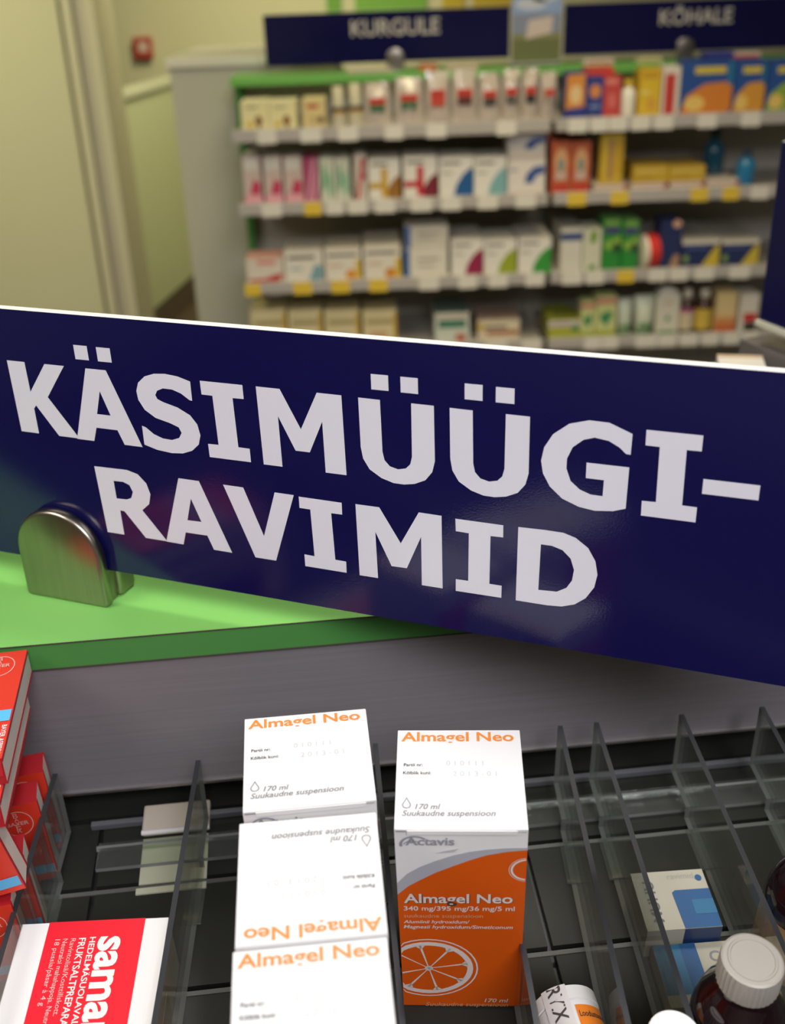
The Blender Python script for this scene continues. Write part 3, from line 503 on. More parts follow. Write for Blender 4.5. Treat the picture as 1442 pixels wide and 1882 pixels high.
# the big counter sign: plane frame U (along), V (up), N (towards the viewer)
SO = Vector((-.25516, .60745, 1.2265)); syaw = math.atan2(-.36348, .93160)
SM = at(SO.x, SO.y, SO.z, syaw)
bs = thing('counter_sign', 'large navy sign reading KÄSIMÜÜGI-RAVIMID standing on the green ledge', 'sign', SM)
MB().box(-.10, 0, 0, .54, .0062, .1634, M_CORE, dict(f=M_NAVY, k=M_NAVY)).build('board', bs)
def mm(pts): return [(p[0] * .0009656, -.0002, p[1] * .0009656) for p in pts]
def sh(pts, dx, dy=0): return [(x + dx, y + dy) for x, y in pts]
K = [(38.6,137.4),(51.4,137.4),(51.6,118.5),(65.8,137.4),(79.6,137.4),(63.7,116.3),(81.6,91.4),(66.8,91.4),(53.8,110),(51.9,107.8),(51.9,91.4),(38.9,91.4)]
A = [(94.6,137.3),(108.6,137.3),(126,91),(113.6,91),(110.1,100),(95.3,100),(92.1,91),(79.8,91)]; Ah = [(102,123.8),(106.9,109),(97.4,109)]
Sx = [(164.3,135.7),(164.1,124.1),(162.4,124.3),(157.3,127.8),(151.7,129.7),(145.7,129.8),(141.6,128),(140,125.2),(141,122.9),(144.5,121.4),(153.7,119),(161.5,115),(165.5,109.8),(166.7,103.2),(164.9,97.3),(159.9,92.7),(153.3,90.2),(145.9,89.5),(136.1,90.4),(127.6,92.8),(127.8,104.8),(130.2,104.2),(135.2,100.4),(141,98.3),(147.1,98),(152.2,99.9),(154.3,103.3),(152.8,106.6),(147.4,108.6),(138,110.9),(131.4,115.2),(128,121),(127.5,126.5),(129.5,131.7),(134.5,136),(141,138.2),(148.3,138.8),(156.4,138)]
I_ = [(170.6,136.8),(197.4,136.8),(197.4,128.5),(190.4,128.4),(190.8,98.6),(198,98.5),(198,90.1),(171.2,90.1),(171.1,98.4),(178,98.6),(177.6,128.5),(170.7,128.6)]
Mx = [(205.7,136.8),(220.2,136.7),(231.3,114.2),(242.4,136.7),(256.8,136.6),(257.2,89.6),(244.6,89.6),(244.5,120.1),(235.7,100.8),(227,100.8),(217.8,120.5),(217.9,89.8),(206.1,89.8)]
Ux = [(266.5,136.4),(278.9,136.2),(279.2,106.5),(280.2,101.6),(283.2,98.3),(287.9,97.1),(292.4,98.2),(295,101),(296.1,105.5),(296.4,136.1),(308.9,136),(309,104.5),(307.4,97.9),(303.4,92.6),(297.2,89.6),(291,88.4),(284.9,88.5),(278,90.6),(271.2,95),(267.7,101),(266.6,107.7)]
Gx = [(411.3,131.8),(411.1,120.7),(408.8,120.8),(405.6,123.8),(400,126.8),(393,127.8),(387.5,126),(382.2,121.3),(379.6,114.8),(379.5,109.3),(381.9,102.6),(386.8,98.4),(392.4,96.3),(398.6,96.2),(398.8,105.2),(389.6,105.2),(389.6,113.8),(410.9,113.8),(410.6,90.8),(404.3,88.5),(395.1,87.4),(386.7,88.5),(378,92),(371.3,98),(367.5,105),(366.3,112),(367.7,119.6),(372,127.3),(380,133.8),(389.8,136.7),(399.7,136.5)]
def quad(x0, y0, x1, y1): return [(x0, y0), (x1, y0), (x1, y1), (x0, y1)]
Rx = [(88.8,73.9),(112.1,74.3),(119.5,72.4),(124.7,67),(126.5,59.9),(124.6,53),(118.9,48),(133.8,28.6),(118.4,28.6),(105.6,45.4),(102.6,45.5),(102.7,28.5),(90.4,28.5)]; Rh = [(101.3,65.6),(108.1,65.8),(112.3,64.2),(114.1,59.7),(112.2,55.4),(108.7,53.9),(101.4,53.7)]
A2 = [(147.9,73.5),(161.8,73.4),(178.8,27.8),(166.4,27.9),(162.9,37.1),(147.9,37),(145.2,28.2),(133.0,28.4)]; A2h = [(154.7,60.8),(160,46),(150.3,45.8)]
Vx = [(177.9,73.3),(191.1,73.2),(201.7,42.8),(211.4,72.8),(223.5,72.7),(208.2,27.2),(194.5,27.2)]
I3 = [(226.6,72.2),(253.2,72),(253.1,64.5),(246.3,64.4),(247,34.2),(253.8,34.1),(253.7,26.6),(227.3,26.7),(227.3,34.6),(233.8,34.4),(233.3,64.9),(226.5,65)]
M2 = [(261.6,72.4),(275.9,72.4),(288,51.5),(299.2,72.6),(312.3,72.4),(312.4,26.4),(300,26.4),(300.2,57.5),(291.2,36),(282,35.8),(272.9,56.5),(273.3,26.4),(261.9,26.4)]
I4 = [(320.2,71.8),(347,71.8),(347,64.4),(340,64.2),(339.6,34.2),(346.6,34.2),(346.5,26.4),(320.1,26.2),(320.2,33.9),(327.4,34),(327.8,64),(320.4,64.2)]
Dx = [(355.2,72),(370,72.4),(379.5,72.2),(386,70.2),(392.8,65.2),(397,58),(398.5,50),(397.2,42),(393,34.6),(387.2,29.6),(380.2,27),(372,26.3),(354.7,26.3)]; Dh = [(367.7,63.5),(373.6,63.5),(379.4,61.8),(383.9,57.4),(386,50.8),(385.2,44.2),(382.4,39.2),(377.3,35.9),(367.1,35.2)]
l1 = MB()
for pts, hs in [(K, []), (A, [Ah]), (quad(88.8,142.4,98.1,151.1), []), (quad(104.3,142.4,113.7,151), []), (Sx, []), (I_, []), (Mx, []), (Ux, []), (quad(274.3,141.7,284,150.3), []), (quad(290.8,141.6,300.4,150.3), []), (sh(Ux, 51, -.6), []), (quad(325.6,141.3,335.1,149.9), []), (quad(342,141.3,351.7,149.6), []), (Gx, []), (sh(I_, 247.2, -2), []), (quad(446.8,104.2,473.2,112.2), [])]:
    l1.poly(mm(pts), M_LETTER, [mm(h) for h in hs])
l1.build('upper_lettering', bs)
l2 = MB()
for pts, hs in [(Rx, [Rh]), (A2, [A2h]), (Vx, []), (I3, []), (M2, []), (I4, []), (Dx, [Dh])]:
    l2.poly(mm(pts), M_LETTER, [mm(h) for h in hs])
l2.build('lower_lettering', bs)
d_bracket(bs, 'bracket', .0535, -.0235, .0615, .0640, -.0090, -.0006, .0030)
d_bracket(bs, 'rear_bracket', .0535, -.0235, .0615, .0640, .0068, .0240, .003)
MB().box(.0260, -.0006, -.0235, .0810, .0068, -.0004, M_NICKEL).build('bracket_foot', bs)

# ------------------------------------------------------------------ counter display unit (tray frame: a along, b up the slope, c off the floor)
Y5 = R(5.17)
UX = Vector((math.cos(Y5), math.sin(Y5), 0)); UY = Vector((-math.sin(Y5), math.cos(Y5), 0)); T7 = R(7)
W0 = Vector((-.01361, .54945, 1.06405))
TF = at(W0.x, W0.y, W0.z, Y5, T7)
def tray(a, b, c, yaw=0, tilt=0, roll=0): return TF @ at(a, b, c, yaw, tilt, roll)
LM = at(W0.x, W0.y, 0, Y5)      # level frame on the ledge front: x along, y back, z world height
du = thing('display_counter', 'counter display with green ledge, steel back and sloping dark tray', 'counter', LM)
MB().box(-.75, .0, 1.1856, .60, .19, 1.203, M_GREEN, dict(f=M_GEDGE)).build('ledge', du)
MB().box(-.75, -.0003, 1.2024, .60, .0002, 1.2032, M_JOINT).build('ledge_joint', du)
MB().box(-.75, -.0003, 1.1846, .60, .004, 1.1856, M_JOINT).build('ledge_joint', du)
MB().box(-.75, .0012, 1.0885, .60, .006, 1.1846, M_STEEL).build('back_plate', du)
MB().box(-.75, -.0005, 1.0868, .60, .007, 1.0885, mat((.55, .52, .5), .3, 1)).build('plate_edge', du)
MB().box(-.75, .05, .2, .60, .18, 1.1856, M_TRAYB).build('core', du)
MB().box(-.75, -.34, .0, .60, .17, .2, M_TRAYB).build('plinth', du)
MB().box(-.75, -.36, .2, .60, .049, .98, mat((.30, .29, .28), .5)).build('cabinet_body', du)
# tray floor panels and rails, built in the tray frame
tl = LM.inverted() @ TF
def inunit(mb, name, **k):
    o = mb.build(name, du, **k); o.matrix_local = tl; return o
cols = (-.75, -.452, -.1835, .0845, .3525, .60)
rows = (-.36, -.291, -.206, -.1275, -.0535, -.0005)
for i in range(5):
    for j in range(5):
        a0, a1, b0, b1 = cols[i] + .0016, cols[i + 1] - .0016, rows[j] + .0016, rows[j + 1] - .0016
        m_ = MB().box(a0, b0, -.006, a1, b1, 0, M_TRAY, dict(k=M_TRAYB))
        o = inunit(m_, 'tray_panel')
for b in rows[1:5]:
    inunit(MB().box(-.75, b - .0046, -.0004, .60, b - .0018, .0006, M_TRAYL), 'panel_lip')
inunit(MB().box(-.75, -.37, -.02, .60, .048, -.0065, M_TRAYB), 'tray_base')
inunit(MB().box(-.75, .0015, -.006, .60, .04, .001, M_TRAYB), 'rear_channel')
inunit(MB().box(-.190, -.0085, .0005, .60, -.0045, .0052, mat((.15, .155, .165), .3, .3), dict(t=mat((.34, .35, .37), .22, .6))), 'rear_rail', bevel=.0006)  # thin highlight painted as a lighter top face
inunit(MB().box(-.75, -.40, -.02, .60, -.372, .05, M_TRAYL), 'front_lip')
# clear cross rail
cr = MB()
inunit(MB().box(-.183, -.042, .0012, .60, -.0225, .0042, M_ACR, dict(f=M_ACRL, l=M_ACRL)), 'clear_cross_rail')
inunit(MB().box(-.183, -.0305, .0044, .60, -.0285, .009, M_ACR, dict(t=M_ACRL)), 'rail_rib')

# beige card holder lying on the tray
ch = thing('card_holder', 'beige plastic card holder lying on the dark tray behind the red and white box', 'holder', tray(-.135, -.02, .0))
mcard = mat((.66, .58, .46), .4, name='beige_plastic')
MB().box(-.0215, .002, 0.0005, .0215, .0235, .0065, mcard).build('rear_plate', ch, .0012)
MB().lathe([(.0018, -.0215), (.0018, .0215)], mat((.75, .72, .68), .3), 12, (0, .0018, .0052), axis=0).build('bead', ch)
MB().box(-.0208, -.0345, .0, .0205, .0, .0011, mat((.55, .56, .40), .5)).build('front_plate', ch)
MB().box(-.0222, -.0415, .0, .0205, -.0372, .0011, mat((.55, .56, .40), .5)).build('lip_strip', ch)

# clear dividers
def divider(a0, a1, label, ln=.33, b_end=-.012, h=.0585):
    # a0 at b=-.01, a1 at b=-.18
    yaw = math.atan2(a0 - a1, -.17) ; ang = -math.atan((a0 - a1) / .17)
    r = thing('acrylic_divider', label, 'divider', tray(a0, b_end, .0008, ang), 'clear acrylic dividers of the tray')
    t_ = .0015
    pts = [(0, h), (-.004, .0098), (-.034, .0098), (-.0345, 0), (-ln, 0), (-ln, h)]
    vs = [(s_ * t_, p[0], p[1]) for s_ in (-1, 1) for p in pts]
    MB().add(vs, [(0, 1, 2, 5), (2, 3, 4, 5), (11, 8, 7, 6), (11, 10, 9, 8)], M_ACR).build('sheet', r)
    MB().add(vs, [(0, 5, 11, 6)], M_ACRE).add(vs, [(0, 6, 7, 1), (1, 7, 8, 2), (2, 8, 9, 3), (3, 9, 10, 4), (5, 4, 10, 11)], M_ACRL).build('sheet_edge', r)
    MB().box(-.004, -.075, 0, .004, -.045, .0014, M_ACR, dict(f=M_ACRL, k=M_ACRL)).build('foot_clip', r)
divider(-.2013, -.2135, 'clear divider between the red boxes and the red and white box')
divider(-.1145, -.1285, 'clear divider along the right side of the red and white box')
divider(-.0042, -.0085, 'clear divider between the white box row and the orange box')
divider(.0650, .0565, 'clear divider just right of the orange fronted box')
divider(.1140, .1010, 'clear divider left of the small white capped bottle')
divider(.1375, .1305, 'clear divider left of the large white capped bottle')
divider(.1935, .1895, 'clear divider right of the large white capped bottle')
divider(.2470, .2435, 'rightmost clear divider beyond the dark bottle')

# ------------------------------------------------------------------ near cartons
def P3(face, u, v, W, D, H, lift=.00022):
    """face coordinates in mm -> local point (origin top front left, x right, y back, z up)"""
    if face == 't': return (u * .001, v * .001, lift)
    if face == 'f': return (u * .001, -lift, v * .001)
    if face == 'r': return (W + lift, u * .001, v * .001)
DROP = [(0, 7), (.9, 5), (2, 3), (2.2, 1.8), (1.6, .5), (0, 0), (-1.6, .5), (-2.2, 1.8), (-2, 3), (-.9, 5)]
def drop_icon(b, face, u, v, k, m, dims):
    o_ = [(u + x * k, v + y * k) for x, y in DROP]; i_ = [(u + x * k * .78, v + .5 * k + y * k * .80) for x, y in DROP]
    n = len(o_)
    for i in range(n):
        j = (i + 1) % n
        b.add([P3(face, *o_[i], *dims), P3(face, *o_[j], *dims), P3(face, *i_[j], *dims), P3(face, *i_[i], *dims)], [(0, 1, 2, 3)], m)
def ring2(b, f3, cu, cv, r0, r1, m, ry=1, a0=0, a1=360, n=36, umax=None):
    for i in range(n):
        t0, t1 = R(a0 + (a1 - a0) * i / n), R(a0 + (a1 - a0) * (i + 1) / n)
        q = [(cu + r0 * math.cos(t0), cv + r0 * ry * math.sin(t0)), (cu + r1 * math.cos(t0), cv + r1 * ry * math.sin(t0)), (cu + r1 * math.cos(t1), cv + r1 * ry * math.sin(t1)), (cu + r0 * math.cos(t1), cv + r0 * ry * math.sin(t1))]
        if umax is not None:
            if min(p[0] for p in q) >= umax: continue
            q = [(min(p[0], umax), p[1]) for p in q]
        b.add([f3(*p) for p in q], [(0, 1, 2, 3)], m)
def lemon(b, f3, cu, cv, r, m, um0, um1):
    def clip(p): return (max(um0, min(um1, p[0])), p[1])
    def g(u, v): return f3(*clip((u, v)))
    ring2(b, g, cu, cv, r * .965, r, m); ring2(b, g, cu, cv, r * .78, r * .90, m)
    ring2(b, g, cu, cv, 0, r * .085, m)
    for k in range(8):
        t = R(k * 45 + 12); w_ = r * .013
        dx, dy = math.cos(t), math.sin(t)
        tip = r * .80
        q = [(cu - dy * w_ * .6, cv + dx * w_ * .6), (cu + dx * tip - dy * w_ * 2, cv + dy * tip + dx * w_ * 2), (cu + dx * tip + dy * w_ * 2, cv + dy * tip - dx * w_ * 2), (cu + dy * w_ * .6, cv - dx * w_ * .6)]
        ins = [p for p in q if um0 <= p[0] <= um1]
        if len(ins) < 3 and not (um0 <= cu <= um1): continue
        b.add([g(*p) for p in q], [(0, 1, 2, 3)], m)
        w3 = r * .11   # pith wedges between the segments
        q = [(cu + dx * r * .66, cv + dy * r * .66), (cu + dx * r * .79 - dy * w3, cv + dy * r * .79 + dx * w3), (cu + dx * r * .79 + dy * w3, cv + dy * r * .79 - dx * w3)]
        b.add([g(*p) for p in q], [(0, 1, 2)], m)

def suspension_box(M, H, label, W=.063, D=.063, full=False):
    r = thing('suspension_box', label, 'box', M, 'white suspension medicine boxes')
    dims = (W, D, H)
    lower = M_ORANGE
    b = MB()
    # body; the side walls change from white to orange at the printed boundary
    zb = -.0485
    vs = lambda z: [(0, 0, z), (W, 0, z), (W, D, z), (0, D, z)]
    b.add(vs(-.0008) + vs(-.0148) + vs(-H), [(0, 4, 5, 1), (1, 5, 6, 2), (2, 6, 7, 3), (3, 7, 4, 0)], M_WHITE)
    b.f.pop(); b.f.pop(); b.f.pop(); b.f.pop(); b.m = b.m[:-4]; b.sm = b.sm[:-4]
    b.add(vs(-.0008) + vs(-H), [(0, 4, 5, 1), (2, 6, 7, 3), (3, 7, 4, 0), (3, 2, 1, 0), (4, 7, 6, 5)], M_WHITE)
    b.add([(W, 0, -.0008), (W, D, -.0008), (W, D, -.0148), (W, 0, -.0148)], [(0, 3, 2, 1)], M_WHITE)
    b.add([(W, 0, -.0148), (W, D, -.0148), (W, D, -H), (W, 0, -H)], [(0, 3, 2, 1)], lower)
    b.build('carton', r)
    # lid with its tuck edge and slits
    lid = MB().box(0.0002, -.0003, -.0008, W - .0002, D - .0002, 0, M_WHITE)
    lid.box(.006, -.0008, -.0032, W - .005, -.0001, -.0006, M_WHITE)
    lid.build('lid_flap', r)
    MB().box(.0008, -.0006, -.0014, .0062, -.00005, -.0009, mat((.25, .24, .26), .6)).box(W - .0062, -.0006, -.0016, W - .001, -.00005, -.0011, mat((.45, .44, .42), .6)).build('lid_slit', r)
    # lid print
    t = MB(); T_ = lambda u, v: P3('t', u, v, *dims)
    X, Y = (1, 0, 0), (0, 1, 0)
    t.text('Almagel Neo', T_(2.0, 55.2), X, Y, .0575, M_OTXT, bold=.02, height=.0062)
    t.text('Partii nr:', T_(3.7, 38.4), X, Y, .0094, M_BLACKT, bold=.012)
    t.text('Kõlblik kuni:', T_(3.5, 33.2), X, Y, .0138, M_BLACKT, bold=.012)
    t.text('0 1 0 1 1 1', T_(24.9, 38.9), X, Y, .0185, M_FAINT)
    t.text('2 0 1 3 - 0 1', T_(28.2, 32.0), X, Y, .0215, M_FAINT)
    t.text('170 ml', T_(9.7, 11.6), X, Y, .0122, M_GREYT, shear=.25, bold=.012)
    t.text('Suukaudne suspensioon', T_(3.6, 7.6), X, Y, .0445, M_GREYT, shear=.25, bold=.012)
    drop_icon(t, 't', 5.6, 12.0, .98, M_GREYT, dims)
    t.build('lid_print', r)
    # front print
    f = MB(); F = lambda u, v, l=.0003: P3('f', u, v, *dims, l)
    up_ = [(0, -40.6), (5.5, -33), (11.5, -27.9), (19, -23.3), (27.6, -19), (35.5, -16.3), (43.3, -14.6), (53, -13.5), (63, -13.2)]
    lo_ = [(0, -49.5), (5.5, -42.8), (11.3, -38), (19, -32.2), (27.5, -27.1), (35.5, -22.6), (43.4, -18.9), (53, -16.2), (63, -14.9)]
    for i in range(8):
        f.add([F(*up_[i]), F(*lo_[i]), F(*lo_[i + 1]), F(*up_[i + 1])], [(0, 1, 2, 3)], M_GREYC)
        f.add([F(*lo_[i]), F(lo_[i][0], -H * 1000), F(lo_[i + 1][0], -H * 1000), F(*lo_[i + 1])], [(0, 1, 2, 3)], M_ORANGE)
    f.build('front_print', r)
    g = MB(); G = lambda u, v: P3('f', u, v, *dims, .00055); Z = (0, 0, 1)
    mgr = mat((.30, .31, .34), .5); mwt = mat((.75, .66, .60), .5); msh = mat((.10, .045, .02), .5); mol = mat((.72, .30, .14), .5)
    e_ = MB(); ring2(e_, G, 9.5, -10.5, 6.0, 7.2, mgr, .85, 40, 195, 16); e_.build('emblem_print', r)
    e_ = MB(); ring2(e_, G, 8.6, -11.6, 4.3, 4.8, mgr, .8, 60, 160, 10); e_.build('emblem_print', r)
    g.text('Actavis', G(5.2, -11.0), X, Z, .0232, mgr, bold=.02)
    g.build('maker_print', r); g = MB()
    g.poly([G(19, -17.2), G(25, -15), G(30.5, -13.6), G(28, -16.2)], mat((.50, .50, .53), .5))
    MB().text('Almagel Neo', P3('f', 3.3, -56.0, *dims, .0005), X, Z, .054, msh, bold=.03).build('title_shadow', r)
    MB().text('Almagel Neo', P3('f', 3.0, -55.5, *dims, .0007), X, Z, .054, mwt, bold=.02).build('title_lettering', r)
    for st_, u_, v_, w_, m_, sh_ in (('340 mg/395 mg/36 mg/5 ml', 2.7, -62.0, .0555, mwt, 0), ('suukaudne suspensioon', 2.5, -67.8, .040, mol, 0), ('Alumiinii hydroxidum/', 2.3, -72.6, .0335, mwt, .2), ('Magnesii hydroxidum/Simeticonum', 2.2, -77.0, .0555, mwt, .2), ('170 ml', 44.0, -143.6, .0130, mwt, .2), ('Suukaudne suspensioon', 12.0, -147.6, .045, mol, .2)):
        MB().text(st_, G(u_, v_), X, Z, w_, m_, bold=.015, shear=sh_).build('front_lettering', r)
    for q_ in ((14.4, -112.1, 26), (63.4, -29.4, 9.0)):
        e_ = MB(); lemon(e_, G, *q_, mwt, .3, 62.6); e_.build('citrus_print', r)
    drop_icon(g, 'f', 39.2, -144.0, .75, mwt, dims)
    g.build('swoosh_print', r)
    return r
# poses: top front left corner, yaw, forward lean of the sloping tray
def floor_gap(M):   # height that reaches the tray floor
    n = (TF.to_3x3() @ Vector((0, 0, 1))).normalized()
    z = (M.to_3x3() @ Vector((0, 0, 1))).normalized()
    return min(((M @ Vector(q) - W0).dot(n) - .0009) / z.dot(n) for q in ((0, 0, 0), (.063, 0, 0), (0, .063, 0), (.063, .063, 0)))
for pos, yw, tl_, l, turn in [((-.0048, .3789, 1.1926), -3.1, 7.9, 'white and orange suspension box standing alone with its orange front in view', 0),
        ((-.0753, .3820, 1.2034), 4.8, 5.5, 'white topped suspension box at the back of the left row', 0),
        ((-.0711, .3093, 1.1974), 4.0, 7.4, 'white topped suspension box turned upside down in the middle of the row', 1),
        ((-.0668, .2445, 1.1895), 4.4, 7.6, 'white topped suspension box nearest the viewer at the bottom of the row', 0)]:
    M = at(*pos, R(yw), R(tl_))
    if turn: M = M @ Matrix.Translation((.063, .063, 0)) @ Matrix.Rotation(math.pi, 4, 'Z')
    suspension_box(M, floor_gap(M), l)

# ------------------------------------------------------------------ red painkiller cartons on the left
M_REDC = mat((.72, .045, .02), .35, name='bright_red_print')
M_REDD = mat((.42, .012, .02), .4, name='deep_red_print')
M_PINK = mat((.78, .40, .33), .5, name='pale_red_print')
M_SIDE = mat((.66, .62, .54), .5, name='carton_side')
def red_carton(M, W, L, T, label):
    """origin: top back right corner; x left is negative, y toward the viewer negative, z down"""
    r = thing('painkiller_carton', label, 'box', M, 'red painkiller cartons')
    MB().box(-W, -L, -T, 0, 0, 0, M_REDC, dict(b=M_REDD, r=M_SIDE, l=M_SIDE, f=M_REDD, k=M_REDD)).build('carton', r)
    e = .0003
    s = MB()
    s.box(0, -L, -.0022, e, 0, 0, M_REDD).box(0, -L, -T, e, 0, -T + .0016, M_REDD)
    s.build('side_stripe', r)
    t = MB(); f3 = lambda u, v: (u, v, .0003); f4 = lambda u, v: (u, v, .0005)
    cx, cy = -.0135, -.0150
    for i in range(24):
        a0, a1 = 2 * math.pi * i / 24, 2 * math.pi * (i + 1) / 24
        t.add([f3(cx + .0082 * math.cos(a0), cy + .0096 * math.sin(a0)), f3(cx + .0088 * math.cos(a0), cy + .0103 * math.sin(a0)), f3(cx + .0088 * math.cos(a1), cy + .0103 * math.sin(a1)), f3(cx + .0082 * math.cos(a1), cy + .0096 * math.sin(a1))], [(0, 1, 2, 3)], M_PINK)
    t.text('BAYER', f4(cx - .0062, cy - .0012), (1, 0, 0), (0, 1, 0), .0124, M_PINK, bold=.02)
    for k, chx in enumerate('BA'): t.text(chx, f4(cx - .0014, cy + .0022 + .003 * (1 - k)), (1, 0, 0), (0, 1, 0), .0026, M_PINK)
    for k, chx in enumerate('ER'): t.text(chx, f4(cx - .0014, cy - .0045 - .003 * k), (1, 0, 0), (0, 1, 0), .0026, M_PINK)
    if L > .08: t.add([f3(-.034 + .016 * math.cos(2 * math.pi * i / 28), -.030 + .019 * math.sin(2 * math.pi * i / 28)) for i in range(28)], [tuple(range(28))], mat((.50, .03, .02), .3))
    q_ = -.0585 if L > .08 else -.80 * L
    w_ = .0100 if L > .08 else .0075
    t.add([f3(-W + .002, q_ - w_ - .0005), f3(-.0005, q_ - w_), f3(-.0005, q_), f3(-W + .002, q_ - .001)], [(0, 1, 2, 3)], mat((.12, .52, .86), .4))
    if L > .08: t.text('BAYER ASPIRIN', f3(-.0035, -.072), (0, -1, 0), (1, 0, 0), .024, mat((.85, .75, .7), .5), bold=.02)
    t.build('face_print', r)
    # tuck flaps of the near end
    MB().add([(-W, -L - .0002, 0), (-.0005, -L - .0002, 0), (-.0002, -L - .003, -T * .55), (-W, -L - .003, -T * .55)], [(0, 3, 2, 1)], M_REDD).build('end_flap', r)
    return r
RY = R(9.1)
red_carton(at(-.2189, .5275, 1.2025, RY), .070, .100, .0165, 'flat red carton with a light blue band, topmost of the stack at the left edge')
red_carton(at(-.2193, .5145, 1.1855, RY), .070, .100, .0165, 'flat red carton second from the top at the left edge')
red_carton(at(-.2245, .5140, 1.1685, RY), .070, .098, .0165, 'flat red carton third from the top at the left edge')
for a, b, c0, c, rl, l in [(-.2068, -.0060, 0, .0725, 0, 'rearmost of the row by the left divider'), (-.2068, -.0285, 0, .0722, 0, 'second in the row by the left divider'),
        (-.2085, -.0660, 0, .0700, 0, 'third in the row by the left divider'), (-.2110, -.0930, 0, .0660, 0, 'nearest in the row, under another one'),
        (-.2085, -.0920, .0705, .1330, -7, 'on top of the nearest one')]:
    # standing: face to the viewer, narrow side to the right
    L_ = c - c0 - .0042
    red_carton(tray(a, b, c, R(8), 0, R(rl)) @ Matrix.Rotation(R(90), 4, 'X') @ Matrix.Translation((0, 0, .0165)), .068, L_, .0165, f'upright red carton with round emblem, {l}')

# ------------------------------------------------------------------ fruit salt box
fs_w, fs_l, fs_h = .0795, .150, .0445
fsr = thing('fruit_salt_box', 'red and white fruit salt box lying at the lower left', 'box', tray(-.2072, -.1072, .0008, R(-3.9)))
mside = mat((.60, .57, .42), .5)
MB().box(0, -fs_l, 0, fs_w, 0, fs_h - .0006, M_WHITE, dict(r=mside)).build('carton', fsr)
MB().box(.0001, -fs_l, fs_h - .0006, fs_w - .0001, -.0002, fs_h, M_WHITE).build('lid_flap', fsr)
MB().box(fs_w, -fs_l, .002, fs_w + .0003, -.03, .022, mat((.40, .36, .16), .5)).build('side_print', fsr)
zt = fs_h + .0003
MB().add([(.0150, 0, zt), (.0670, 0, zt), (.0670, -fs_l, zt), (.0150, -fs_l, zt)], [(3, 2, 1, 0)], mat((.76, .012, .028), .35, name='fruit_salt_red')).build('red_band', fsr)
t = MB(); zt2 = zt + .0003
dn, rtv = (0, -1, 0), (1, 0, 0)
mw = mat((.86, .80, .74), .5)
t.text('samarin', (.0445, -.0105, zt2), dn, rtv, .074, mw, bold=.03, height=.0155)
t.text('HEDELMÄSUOLAVALMISTE', (.0390, -.0105, zt2), dn, rtv, .064, mw, bold=.015, height=.0039)
t.text('FRUKTSALTPREPARAT', (.0332, -.0108, zt2), dn, rtv, .053, mw, bold=.015, height=.0037)
t.text('Ravintolisä/Kosttillskott.', (.0288, -.0108, zt2), dn, rtv, .044, mat((.85, .45, .42), .5), height=.0027)
t.text('Neutraloi mahahappoja. Neutraliserar magsyra.', (.0246, -.0108, zt2), dn, rtv, .074, mat((.85, .50, .46), .5), height=.0026)
t.text('18 pussia/påsar à 4 g', (.0205, -.0110, zt2), dn, rtv, .038, mat((.85, .52, .48), .5), height=.0026)
t.build('lettering', fsr)

# ------------------------------------------------------------------ bottles, jar and small boxes on the right
def ribbed_bottle(M, r, h, rc, hc, label, body, capm, tag_c=None):
    b = thing('syrup_bottle', label, 'bottle', M)
    hn = h - hc
    MB().lathe([(r * .9, 0), (r, .003), (r, hn * .66), (r * .97, hn * .74), (r * .86, hn * .84), (r * .66, hn * .93), (rc * .84, hn * .985), (rc * .84, hn + .003)], body, 40).build('body', b)
    MB().lathe([(rc * .96, hn), (rc, hn + .0008), (rc, h - .0022), (rc * .965, h - .0006), (rc * .90, h)], capm, 72, knurl=(hn + .0004, h - .0018, .945), cap=True).build('cap', b, sharp=30)
    MB().lathe([(rc * .78, h + .0001), (rc * .76, h + .0006), (rc * .70, h + .0006), (rc * .68, h + .0001)], capm, 40, cap=False).build('cap_ring', b)
    if tag_c: MB().lathe([(r * 1.008, hn * .06), (r * 1.008, hn * .60)], mat(tag_c, .5), 40, cap=False).build('label_band', b)
    return b
M_AMBER = mat((.010, .0025, .004), .06, coat=.5, name='dark_amber_glass')
M_CAPW = mat((.40, .37, .32), .45, name='shaded_cap_plastic')  # white cap greyed down, its shade is put into the colour
M_CAPB = mat((.88, .88, .84), .4, name='bright_cap_plastic')
ribbed_bottle(tray(.1535, -.2100, .0008), .0225, .1000, .0147, .0165, 'dark brown syrup bottle with a large ribbed white cap', M_AMBER, M_CAPW)
ribbed_bottle(tray(.1160, -.2235, .0008), .0135, .0690, .0127, .0120, 'small bottle with a bright white ribbed cap at the bottom edge', mat((.55, .55, .5), .3), M_CAPB)
ribbed_bottle(tray(.2180, -.1500, .0008), .0235, .0960, .0145, .0160, 'dark bottle with a tan label cut by the right picture edge', M_AMBER, M_CAPW, (.36, .20, .09))
# jar lying on its side
jr = thing('lozenge_jar', 'white jar with paper strip and orange label lying beside the orange box', 'jar', tray(.0795, -.1715, .0178, R(3)))
MB().lathe([(.0145, -.055), (.0168, -.052), (.0168, -.0085), (.0158, -.0080)], M_WHITE, 40, axis=1).build('jar_body', jr)
MB().lathe([(.0160, -.0080), (.0172, -.0076), (.0172, -.0006), (.0160, 0)], mat((.80, .79, .74), .4), 48, axis=1).build('lid', jr)
def wrap(b, a0, a1, y0, y1, r, m, n=12):
    vs = []
    for i in range(n + 1):
        t_ = R(a0 + (a1 - a0) * i / n)
        for y in (y0, y1): vs.append((r * math.sin(t_), y, r * math.cos(t_)))
    b.add(vs, [(2 * i, 2 * i + 2, 2 * i + 3, 2 * i + 1) for i in range(n)], m, True)
b = MB(); wrap(b, -48, -2, -.05, .0002, .01745, mat((.74, .71, .67), .6)); b.build('paper_strip', jr)
